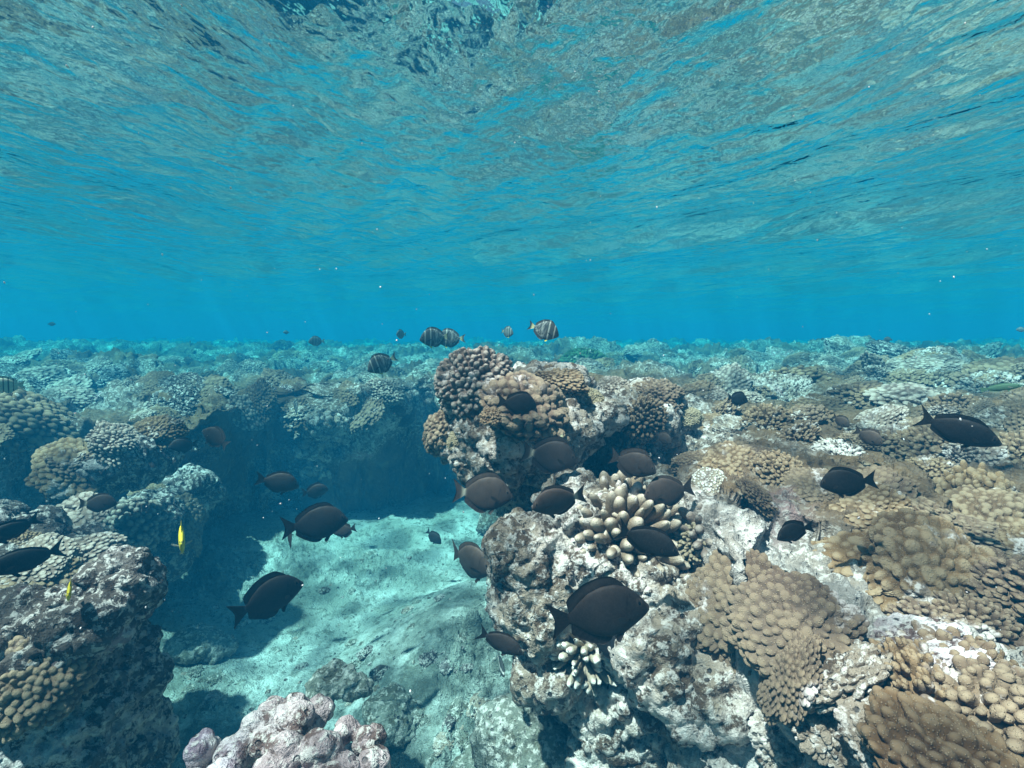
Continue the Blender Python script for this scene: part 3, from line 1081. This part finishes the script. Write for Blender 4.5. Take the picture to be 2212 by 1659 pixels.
def paint_barred(pale=0.0):
    def f(x, z, part):
        n = len(x)
        c = np.tile(np.array((.075, .075, .07), F), (n, 1))
        q = np.stack([x, z, z * 0], 1).astype(F)
        if part == 'body':
            f1, _, _ = worley(q, .028, 3, True)
            s = (sstep(.42, .2, f1) * sstep(-.38, -.5, x))[:, None]
            c = c * (1 - s * .7) + np.array((.62, .64, .60), F) * s * .7
        if part in ('body', 'fin'):
            for xc, w in ((-.16, .020), (-.34, .024), (-.55, .016)):
                d = np.abs(x - xc + 0.10 * z)
                a = (sstep(w, w * .45, d) * (1 if xc > -.5 else .35))[:, None]
                c = c * (1 - a * .8) + np.array((.66, .66, .58), F) * a * .8
        if part == 'tail':
            k = sstep(-.90, -.86, x)[:, None]
            c = np.array((.06, .06, .055), F) * (1 - k) + np.array((.78, .70, .36), F) * k
        return c * (1 - pale) + np.array((.30, .32, .30), F) * pale
    return f


def paint_convict(x, z, part):
    c = np.tile(np.array((.62, .64, .50), F), (len(x), 1))
    if part == 'tail':
        return c * 0.9
    for xc in (-.10, -.24, -.38, -.52, -.66):
        a = sstep(.022, .010, np.abs(x - xc))[:, None]
        c = c * (1 - a) + np.array((.05, .05, .05), F) * a
    return c


def paint_yellow(x, z, part):
    c = np.tile(np.array((.86, .66, .03), F), (len(x), 1))
    if part == 'body':
        k = sstep(-.14, -.05, x)[:, None] * sstep(.0, .03, z)[:, None]
        c = c * (1 - k) + np.array((.05, .04, .03), F) * k
    if part == 'tail':
        c = c * 0 + np.array((.7, .7, .62), F)
    return c


def paint_pale_butterfly(x, z, part):
    c = np.tile(np.array((.74, .70, .46), F), (len(x), 1))
    a = sstep(.035, .02, np.abs(x + .17))[:, None]
    c = c * (1 - a) + np.array((.04, .04, .04), F) * a
    s = sstep(.055, .04, np.sqrt((x + .58) ** 2 + (z - .10) ** 2))[:, None]
    c = c * (1 - s) + np.array((.03, .03, .03), F) * s
    return c


def paint_wrasse(x, z, part):
    c = np.tile(np.array((.20, .36, .20), F), (len(x), 1))
    a = sstep(.3, .7, np.sin(z * 130) * .5 + .5)[:, None]
    return c * (1 - a * .6) + np.array((.10, .18, .16), F) * a * .6


def paint_banded(x, z, part):
    c = np.tile(np.array((.05, .06, .06), F), (len(x), 1))
    a = sstep(.045, .03, np.abs(z - .02 - .1 * (x + .5)))[:, None]
    return c * (1 - a) + np.array((.80, .82, .76), F) * a


def fish_mesh(name, shape, paint, bend=0.0, finh=1.0):
    S = SHAPES[shape]
    nt, ns = 46, 24
    tt = np.linspace(0, S['t'][-1], nt) ** 1.0
    tt = S['t'][-1] * (0.35 * np.linspace(0, 1, nt) ** 2 + 0.65 * np.linspace(0, 1, nt))

    def smooth(key):
        fine = np.interp(np.linspace(0, S['t'][-1], 200), S['t'], S[key])
        k = np.ones(13) / 13
        pad = np.concatenate([np.full(6, fine[0]), fine, np.full(6, fine[-1])])
        return np.interp(tt, np.linspace(0, S['t'][-1], 200), np.convolve(pad, k, 'valid'))
    top, bot, w = smooth('top'), smooth('bot'), smooth('w')
    V, Fs, P, X, Z = [], [], [], [], []

    def addpart(v, f, part):
        o = len(V)
        V.extend(v)
        Fs.extend([tuple(i + o for i in q) for q in f])
        P.extend([part] * len(v))
    vs, fs = [], []
    for i in range(nt):
        mz, hz = (top[i] + bot[i]) / 2, (top[i] - bot[i]) / 2
        for k in range(ns):
            a = 2 * math.pi * k / ns
            cx, sx = math.cos(a), math.sin(a)
            vs.append((-tt[i], w[i] * math.copysign(abs(cx) ** 0.85, cx), mz + hz * math.copysign(abs(sx) ** 0.95, sx)))
    for i in range(nt - 1):
        for k in range(ns):
            k2 = (k + 1) % ns
            fs.append((i * ns + k, i * ns + k2, (i + 1) * ns + k2, (i + 1) * ns + k))
    n0 = len(vs)
    vs.append((0.006, 0, (top[0] + bot[0]) / 2))
    vs.append((-tt[-1] - .004, 0, (top[-1] + bot[-1]) / 2))
    for k in range(ns):
        k2 = (k + 1) % ns
        fs.append((n0, k2, k, n0))
        fs.append((n0 + 1, (nt - 1) * ns + k, (nt - 1) * ns + k2, n0 + 1))
    fs = [q[:3] if q[0] == q[3] else q for q in fs]
    addpart(vs, fs, 'body')

    def blade(base, edge, th, part):
        """thin fin between two polylines in the x-z plane"""
        m = len(base)
        rows = 6
        v, f = [], []
        for side in (1, -1):
            for r in range(rows):
                t = r / (rows - 1)
                for b_, e_ in zip(base, edge):
                    v.append((b_[0] * (1 - t) + e_[0] * t, side * th * (1 - t * .85), b_[1] * (1 - t) + e_[1] * t))
        for s in range(2):
            for r in range(rows - 1):
                for j in range(m - 1):
                    o = s * rows * m + r * m + j
                    q = (o, o + 1, o + m + 1, o + m)
                    f.append(q if s else q[::-1])
        A, B = 0, rows * m
        for j in range(m - 1):
            o = (rows - 1) * m + j
            f.append((A + o, A + o + 1, B + o + 1, B + o))
        for r in range(rows - 1):
            o = r * m
            f.append((A + o, A + o + m, B + o + m, B + o))
            o = r * m + m - 1
            f.append((A + o, B + o, B + o + m, A + o + m))
        addpart(v, f, part)
    for key, line, sg in (('dors', top, 1), ('anal', bot, -1)):
        a, b, hgt = S[key]
        hgt *= finh
        ts = np.linspace(a, b, 26)
        base = [(-t, np.interp(t, tt, line) - sg * .012) for t in ts]
        edge = []
        for t in ts:
            u = (t - a) / (b - a)
            hh = hgt * (u / .22) ** .7 if u < .22 else hgt * (1 + .25 * (u - .22))
            hh *= 1 if u < .90 else math.sqrt(max(0.0, 1 - ((u - .90) / .10) ** 2)) * .8 + .2
            edge.append((-t - hh * .55 * u, np.interp(t, tt, line) + sg * hh))
        blade(base, edge, .0065, 'fin')
    te, fk, spn = S['t'][-1], S['fork'], S['span']
    us = np.linspace(-1, 1, 21)
    base = [(-te + .015, .036 * u) for u in us]
    edge = []
    for u in us:
        xx = -(1.0 - fk) - fk * abs(u) ** 1.6 - .0
        edge.append((xx, spn * math.copysign(abs(u) ** 1.15, u)))
    blade(base, edge, .0075, 'tail')
    # pelvic fins
    for sy in (1, -1):
        zb = np.interp(.30, tt, bot)
        bb = [(-.27, zb + .015), (-.30, zb + .012), (-.325, zb + .01)]
        ee = [(-.34, zb - .055), (-.365, zb - .048), (-.375, zb - .03)]
        o = len(V)
        blade(bb, ee, .004, 'pelvic')
        for i in range(o, len(V)):
            x_, y_, z_ = V[i]
            V[i] = (x_, y_ + sy * (.016 + (zb - z_) * .35), z_)
    v = np.array(V, F)
    colr = np.zeros((len(v), 3), F)
    P = np.array(P)
    for part in ('body', 'fin', 'tail', 'pelvic'):
        m = P == part
        colr[m] = paint(v[m, 0], v[m, 2], 'fin' if part == 'pelvic' else part)
    if name == 'striped_surgeonfish':
        colr[P == 'pelvic'] = (.85, .68, .05)
    # swimming bend of the hind body
    s = np.clip(-v[:, 0] - .35, 0, 1)
    v[:, 1] += bend * s * s * 1.4
    me = bpy.data.meshes.new(name)
    me.from_pydata([tuple(p) for p in v], [], Fs)
    me.update()
    set_color(me, colr)
    me.polygons.foreach_set("use_smooth", np.ones(len(me.polygons), bool))
    me.materials.append(M['fish'])
    return me, S, (tt, top, bot, w)


def fin_mesh(name, length, height):
    """a pectoral fin: rounded fan with thickness, root at origin, pointing to -x"""
    bm = bmesh.new()
    pts = [(0, .18), (-.35, .42), (-.75, .50), (-1.0, .25), (-.92, -.12), (-.6, -.38), (-.25, -.3), (0, -.18)]
    vs = {}
    for s in (1, -1):
        ring = [bm.verts.new((x * length, s * .004 * (1 + x * .7) + .0, z * height)) for x, z in pts]
        vs[s] = ring
        bm.faces.new(ring if s > 0 else ring[::-1])
    n = len(pts)
    for i in range(n):
        j = (i + 1) % n
        bm.faces.new((vs[1][j], vs[1][i], vs[-1][i], vs[-1][j]))
    me = bpy.data.meshes.new(name)
    bm.to_mesh(me)
    bm.free()
    return me


def ball_mesh(name, r, seg=12):
    bm = bmesh.new()
    bmesh.ops.create_uvsphere(bm, u_segments=seg, v_segments=8, radius=r)
    me = bpy.data.meshes.new(name)
    bm.to_mesh(me)
    bm.free()
    me.polygons.foreach_set("use_smooth", np.ones(len(me.polygons), bool))
    return me


EYE = ball_mesh("eye", 1.0)
EYE.materials.append(M['eye'])
PEC = fin_mesh("pectoral_fin", 1.0, .55)
PECM = {}
for k in ('fin_dark', 'fin_pale', 'fin_yellow'):
    c = PEC.copy()
    c.materials.append(M[k])
    PECM[k] = c


def add_fish(name, shape, paint, u, v, length_px, ang, yaw, Y, label, cat="fish", group=None, bend=0.0, roll=0.0, pec='fin_dark', detail=True, pec_out=25, hscale=1.0, finh=1.0):
    hscale *= {'surgeon': 1.32, 'slender': 1.18}.get(shape, 1.0)
    """ang: heading in the picture plane in degrees (0 right, 180 left, 90 up); yaw: turn towards the camera"""
    me, S, prof = fish_mesh(name, shape, paint, bend, finh)
    o = bpy.data.objects.new(name, me)
    col.objects.link(o)
    L = length_px * Y / FPX * at(u, CV, 1.0).normalized().dot(Vector((0, cp, -sp)))
    c = at(u, v, Y)
    view = c.normalized()
    right = view.cross(Vector((0, 0, 1))).normalized()
    upv = right.cross(view)
    a, yw = math.radians(ang), math.radians(yaw)
    fwd = (right * math.cos(a) + upv * math.sin(a)) * math.cos(yw) - view * math.sin(yw)
    fwd.normalize()
    zz = Vector((0, 0, 1))
    zz = (zz - fwd * zz.dot(fwd)).normalized()
    yy = zz.cross(fwd)
    Rm = Matrix((fwd, yy, zz)).transposed()
    Rm = Rm @ Matrix.Rotation(math.radians(roll), 3, 'X')
    mx = Rm.to_4x4()
    o.matrix_world = Matrix.Translation(c + fwd * L * 0.47) @ mx @ Matrix.Diagonal((L, L, L * hscale, 1))
    tag(o, label, cat, group)
    if detail:
        tt, top, bot, w = prof
        te = .085 if shape not in ('butterfly',) else .14
        zt, zb, ww = np.interp(te, tt, top), np.interp(te, tt, bot), np.interp(te, tt, w)
        ze = zb + (zt - zb) * .66
        for s in (1, -1):
            e = bpy.data.objects.new("eye", EYE)
            col.objects.link(e)
            e.parent = o
            e.location = (-te, s * ww * .86, ze)
            e.scale = (.017, .009, .017)
            p = bpy.data.objects.new("pectoral_fin", PECM[pec])
            col.objects.link(p)
            p.parent = o
            tp = .22
            p.location = (-tp, s * np.interp(tp, tt, w) * .93, np.interp(tp, tt, bot) * .42)
            p.rotation_euler = (math.radians(-12 * s), math.radians(18), math.radians(-s * pec_out))
            p.scale = (.15, .5, .085)
    return o


D1, D2, D3, D4 = (.033, .024, .021), (.060, .040, .032), (.10, .070, .056), (.016, .014, .014)
dark = [
    # shape, colour, u, v, len, ang, yaw, Y, bend, pale tail, label
    ('surgeon', D1, 1298, 1325, 232, 14, 0, .66, .05, 0, "largest dark surgeonfish, in front of the reef block above the white-tipped coral"),
    ('surgeon', D1, 582, 1290, 172, 14, 0, 1.05, .0, 0, "dark brown fish over the open sand, above the lumpy mauve rock"),
    ('surgeon', D1, 684, 1132, 150, 3, 0, 1.25, .0, 0, "dark fish above the bright sand, its tail overlapping another fish"),
    ('surgeon', D3, 1016, 1212, 142, -22, 40, 1.15, .1, 0, "brown fish turning towards the camera beside the reef block's left edge"),
    ('surgeon', D1, 937, 1161, 46, -40, 10, 2.2, .0, 0, "small dark fish alone over the far sand near the outcrop's foot"),
    ('slender', D1, 1083, 1387, 116, -27, -5, .84, .0, 0, "dark fish nosing down beside the reef block's foot"),
    ('surgeon', D1, 1120, 872, 88, -6, -15, 1.12, .0, 0, "round dark fish in front of the golden tan coral dome"),
    ('surgeon', D1, 1190, 985, 124, -10, 5, 1.08, .0, 1, "dark fish with pale tail base under the outcrop, covering a pale butterflyfish"),
    ('surgeon', D2, 1045, 1067, 136, -5, 5, 1.15, .0, 1, "brown fish facing right under the outcrop's overhang at left"),
    ('surgeon', D2, 1205, 1082, 128, 196, 12, .88, .0, 1, "brown fish facing left with pale tail base, over the antler coral"),
    ('surgeon', D1, 1368, 1002, 112, -16, 10, 1.0, .0, 0, "dark fish facing right in the outcrop's shadow behind the antler coral"),
    ('surgeon', D2, 1443, 1062, 116, 194, 5, .98, .0, 0, "brown fish facing left at the right end of the antler coral"),
    ('slender', D4, 1400, 1168, 156, -18, -12, .84, .0, 0, "black fish nosing down right across the antler coral"),
    ('surgeon', D4, 1594, 862, 52, -8, -25, 1.5, .0, 0, "small round black fish above the right bank near the outcrop"),
    ('surgeon', D3, 1818, 910, 48, -35, 20, 1.35, .0, 0, "smallest brown fish on the right bank, above the grey-faced one"),
    ('surgeon', D3, 1878, 944, 74, -28, 15, 1.15, .0, 0, "grey brown fish nosing down beside bright white rock on the right bank"),
    ('slender', D4, 2070, 930, 205, -16, 0, .85, .03, 0, "large slender black fish at the right, heading down right"),
    ('surgeon', D4, 1828, 1042, 130, 194, 0, .82, .0, 0, "black fish facing left with spread tail on the right bank"),
    ('surgeon', D4, 1712, 1148, 98, 215, 28, .76, .1, 0, "black fish turning down left above the pale rock slab"),
    ('surgeon', D3, 1434, 946, 48, -30, 30, 1.3, .0, 0, "small mauve brown fish by the outcrop's right shoulder"),
    ('surgeon', D2, 602, 1042, 100, -18, 5, 1.6, .0, 0, "brown fish in front of the shaded back wall, leading a smaller one"),
    ('surgeon', D2, 682, 1061, 60, 6, 0, 1.9, .0, 0, "small brown fish ahead of a larger one by the shaded back wall"),
    ('surgeon', D2, 465, 945, 74, 140, -15, 1.7, .0, 0, "dark fish nosing up left in the shaded hollow"),
    ('surgeon', D1, 395, 962, 66, 180, 0, 1.8, .0, 0, "dim dark fish left of the up-nosing fish in the shaded hollow"),
    ('surgeon', D2, 214, 1087, 90, -10, 15, 1.25, .0, 1, "dim brown fish before the shaded left wall"),
    ('slender', D4, 20, 1147, 160, 200, 0, 1.05, .0, 0, "upper of two dark fish cut by the left edge"),
    ('slender', D4, 55, 1210, 190, 186, 0, .95, .0, 0, "lower of two dark fish cut by the left edge"),
    ('surgeon', D4, 2290, 985, 170, -8, 0, .8, .0, 0, "dark tail poking in at the right edge"),
    ('surgeon', D2, 627, 1163, 62, 100, -38, 1.45, .0, 0, "fish seen end-on beneath the tail of the dark fish above the sand"),
    ('surgeon', D2, 742, 1146, 58, 185, -30, 1.5, .0, 0, "small fish mostly hidden by the head of the dark fish above the sand"),
    ('surgeon', D4, 1318, 1395, 96, 150, 0, .86, .0, 0, "fish hidden behind the largest dark surgeonfish, tail showing below right"),
]
for shape, colr, u, v, ln, ang, yaw, Y, bend, pale, lab in dark:
    fr_ = random.Random(lab)
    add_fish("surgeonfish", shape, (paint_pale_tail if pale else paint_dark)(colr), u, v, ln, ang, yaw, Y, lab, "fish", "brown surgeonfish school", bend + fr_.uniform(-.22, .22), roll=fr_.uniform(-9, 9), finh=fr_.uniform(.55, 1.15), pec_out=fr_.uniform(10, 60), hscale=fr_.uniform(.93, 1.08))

barred = [
    (1176, 713, 70, -18, 0, 1.6, 0, "speckled fish with yellow tail base swimming right, highest above the outcrop"),
    (938, 729, 68, 185, 15, 2.1, .1, "left of two overlapping striped disc fish at the skyline"),
    (972, 731, 64, 180, 0, 2.3, .1, "right of two overlapping striped disc fish at the skyline"),
    (824, 785, 72, 205, 10, 1.9, .1, "dark disc fish with one white bar, nosing down left by the back rim"),
    (1096, 717, 38, -10, 45, 2.6, .15, "small striped disc fish between the outcrop top and the speckled fish"),
    (866, 722, 32, 180, 50, 3.4, .45, "faint striped disc fish at the skyline left of the overlapping pair"),
    (683, 737, 36, 182, 10, 3.6, .5, "pale striped fish low on the skyline left of the disc fish"),
    (640, 880, 52, 100, -35, 2.5, .2, "dim disc fish with yellow tail over the back wall's rock nose"),
]
for u, v, ln, ang, yaw, Y, pale, lab in barred:
    add_fish("striped_surgeonfish", 'disc', paint_barred(pale), u, v, ln, ang, yaw, Y, lab, "fish", "striped disc fish", 0.05, pec='fin_dark', detail=ln > 60)

add_fish("butterflyfish", 'butterfly', paint_yellow, 393, 1166, 128, 262, 80, 1.15, "yellow fish seen head-on beside the top of the dark left boulder", "fish", None, 0.0, pec='fin_pale', pec_out=75)
add_fish("butterflyfish", 'butterfly', paint_yellow, 150, 1278, 100, 250, 78, .80, "slim yellow fish seen end-on at the sunlit top of the left boulder", "fish", None, 0.0, pec='fin_yellow', roll=-8)
add_fish("butterflyfish", 'butterfly', paint_pale_butterfly, 1190, 948, 62, 190, -35, 1.2, "pale yellow butterflyfish with a black spot, behind a dark fish under the outcrop", "fish", pec='fin_pale')
add_fish("convict_tang", 'surgeon', paint_convict, 14, 832, 80, 178, 0, 1.3, "pale barred fish at the left edge above tan coral", "fish", pec='fin_pale')
add_fish("wrasse", 'wrasse', paint_wrasse, 2165, 837, 92, 12, 0, 1.1, "slim green striped fish at the right edge above the large slender fish", "fish", pec='fin_pale')
add_fish("bannerfish", 'disc', paint_banded, 1082, 1437, 62, 290, 40, 1.02, "black and white striped fish nosing down at the reef block's left foot", "fish", pec='fin_pale', detail=False)
for u, v, ln, ang, Y, lab in ((1918, 733, 20, 170, 3.2, "tiny pale fish above the far right reef skyline"), (112, 700, 18, 0, 4.5, "tiny faint fish high above the far left reef"),
                              (618, 718, 14, 180, 5, "tiny dark fish above the lone coral head on the far left skyline"), (2206, 712, 24, 180, 3, "tiny fish at the right edge above the skyline")):
    add_fish("small_fish", 'surgeon', paint_dark((.2, .2, .2)), u, v, ln, ang, 0, Y, lab, "fish", "distant small fish", detail=False)

# ---------------------------------------------------------------- drifting specks
rs = np.random.RandomState(12)
V, Fc = [], []
bm = bmesh.new()
for i in range(340):
    u, v = rs.uniform(0, 2212), rs.uniform(0, 1500)
    Y = rs.uniform(.35, 2.2)
    p = at(u, v, Y)
    if p.z > 0.6:
        continue
    bmesh.ops.create_icosphere(bm, subdivisions=1, radius=(.0005 + .0011 * rs.rand() ** 2.5) * (0.6 + Y * .5), matrix=Matrix.Translation(p) @ Matrix.Rotation(i, 4, 'X') @ Matrix.Diagonal((1, 1.6, .8, 1)))
me = bpy.data.meshes.new("plankton")
bm.to_mesh(me)
bm.free()
M['speck'] = flat_mat("plankton_speck", (0.85, 0.82, 0.80), 0.7)
o = link("plankton", me, M['speck'])
tag(o, "tiny pale specks drifting in the open water", "plankton", None, 'stuff')

# ---------------------------------------------------------------- the surface of the sea, seen from below
SURF = 0.78


def build_surface():
    rl = radii([(0.1, 1.0, .02), (1.0, 8, .007), (8, 54, .014)])
    x, y, nr, na = polar(rl, 700, 120)
    p = np.stack([x, y, np.zeros_like(x)], 1)
    z = np.full(len(x), SURF, F)
    rr = np.random.RandomState(4)
    dist = np.sqrt(x * x + y * y)
    for lam, amp, n in ((2.6, .026, 4), (0.9, .010, 6), (0.38, .0034, 8), (0.17, .0012, 9)):
        for k in range(n):
            th = math.radians(25 + rr.uniform(-45, 45))
            l = lam * rr.uniform(.7, 1.4)
            ph = rr.uniform(0, 6.28)
            w = fbm(p, lam * 2.2, 2, 0.5, 90 + k) * 2.2
            arg = (x * math.cos(th) + y * math.sin(th)) * 6.283 / l + ph + w
            z = z + amp / math.sqrt(n) * 1.3 * np.sin(arg) * sstep(lam * 60, lam * 20, dist)
    me = mesh_from("water", np.stack([x, y, z], 1), grid_faces(nr, na, True)[:, ::-1])
    if vert_normals(me)[:, 2].mean() < 0:
        me.flip_normals()
    m = bpy.data.materials.new("sea_surface")
    m.use_nodes = True
    nt = m.node_tree
    nt.nodes.clear()
    out = N(nt, "ShaderNodeOutputMaterial")
    tc = N(nt, "ShaderNodeTexCoord").outputs["Object"]
    mp = N(nt, "ShaderNodeMapping")
    mp.inputs["Scale"].default_value = (1.0, 0.60, 1.0)
    mp.inputs["Rotation"].default_value = (0, 0, math.radians(-10))
    nt.links.new(tc, mp.inputs["Vector"])
    def crest(scale, det):
        a = math_(nt, 'ABSOLUTE', math_(nt, 'SUBTRACT', noise(nt, mp.outputs[0], scale, det, 0.6), 0.5))
        return math_(nt, 'MULTIPLY', a, -1.0)
    hgt = math_(nt, 'ADD', crest(3.1, 2), math_(nt, 'MULTIPLY', crest(9.0, 2), 0.34))
    hgt = math_(nt, 'ADD', hgt, math_(nt, 'MULTIPLY', noise(nt, mp.outputs[0], 36.0, 2, 0.5), 0.065))
    bp = N(nt, "ShaderNodeBump")
    bp.inputs["Strength"].default_value = 1.0
    bp.inputs["Distance"].default_value = 0.052
    nt.links.new(hgt, bp.inputs["Height"])
    fr = N(nt, "ShaderNodeFresnel")
    fr.inputs["IOR"].default_value = 1.33
    nt.links.new(bp.outputs[0], fr.inputs["Normal"])
    gl = N(nt, "ShaderNodeBsdfGlossy")
    gl.inputs["Roughness"].default_value = 0.02
    gl.inputs["Color"].default_value = (0.97, 0.98, 0.98, 1)
    nt.links.new(bp.outputs[0], gl.inputs["Normal"])
    tr = N(nt, "ShaderNodeBsdfTransparent")
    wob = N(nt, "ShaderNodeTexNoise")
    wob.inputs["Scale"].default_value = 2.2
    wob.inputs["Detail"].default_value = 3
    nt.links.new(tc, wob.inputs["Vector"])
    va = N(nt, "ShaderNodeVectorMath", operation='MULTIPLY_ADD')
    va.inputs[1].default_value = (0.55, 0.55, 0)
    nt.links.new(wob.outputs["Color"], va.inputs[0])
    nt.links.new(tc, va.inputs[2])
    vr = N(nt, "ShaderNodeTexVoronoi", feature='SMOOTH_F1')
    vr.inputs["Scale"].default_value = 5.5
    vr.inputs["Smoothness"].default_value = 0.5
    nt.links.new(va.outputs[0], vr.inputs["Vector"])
    nt.links.new(mixc(nt, ramp(nt, vr.outputs["Distance"], 0.28, 0.64), (0.40, 0.40, 0.40), (1.0, 1.0, 1.0)), tr.inputs["Color"])  # caustic dapple painted into the transmission colour, dimming the sunlight in patches
    mx = N(nt, "ShaderNodeMixShader")
    nt.links.new(fr.outputs[0], mx.inputs[0])
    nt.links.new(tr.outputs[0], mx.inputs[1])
    nt.links.new(gl.outputs[0], mx.inputs[2])
    nt.links.new(mx.outputs[0], out.inputs["Surface"])
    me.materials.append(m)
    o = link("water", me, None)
    tag(o, kind='structure')
    return o


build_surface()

# ---------------------------------------------------------------- the body of sea water as haze
bm = bmesh.new()
bmesh.ops.create_cube(bm, size=1, matrix=Matrix.Translation((0, 0, (-2.9 + 0.95) / 2)) @ Matrix.Diagonal((124, 124, 0.95 + 2.9, 1)))
me = bpy.data.meshes.new("haze")
bm.to_mesh(me)
bm.free()
m = bpy.data.materials.new("sea_haze")
m.use_nodes = True
nt = m.node_tree
nt.nodes.clear()
out = N(nt, "ShaderNodeOutputMaterial")
pv = N(nt, "ShaderNodeVolumePrincipled")
pv.inputs["Color"].default_value = (0.006, 0.115, 0.235, 1)
pv.inputs["Density"].default_value = 0.37
pv.inputs["Anisotropy"].default_value = 0.0
pv.inputs["Absorption Color"].default_value = (0.0, 0.73, 0.89, 1)
nt.links.new(pv.outputs[0], out.inputs["Volume"])
me.materials.append(m)
o = link("haze", me, None)
tag(o, "clear blue sea water filling the whole scene", "sea water", None, 'stuff')
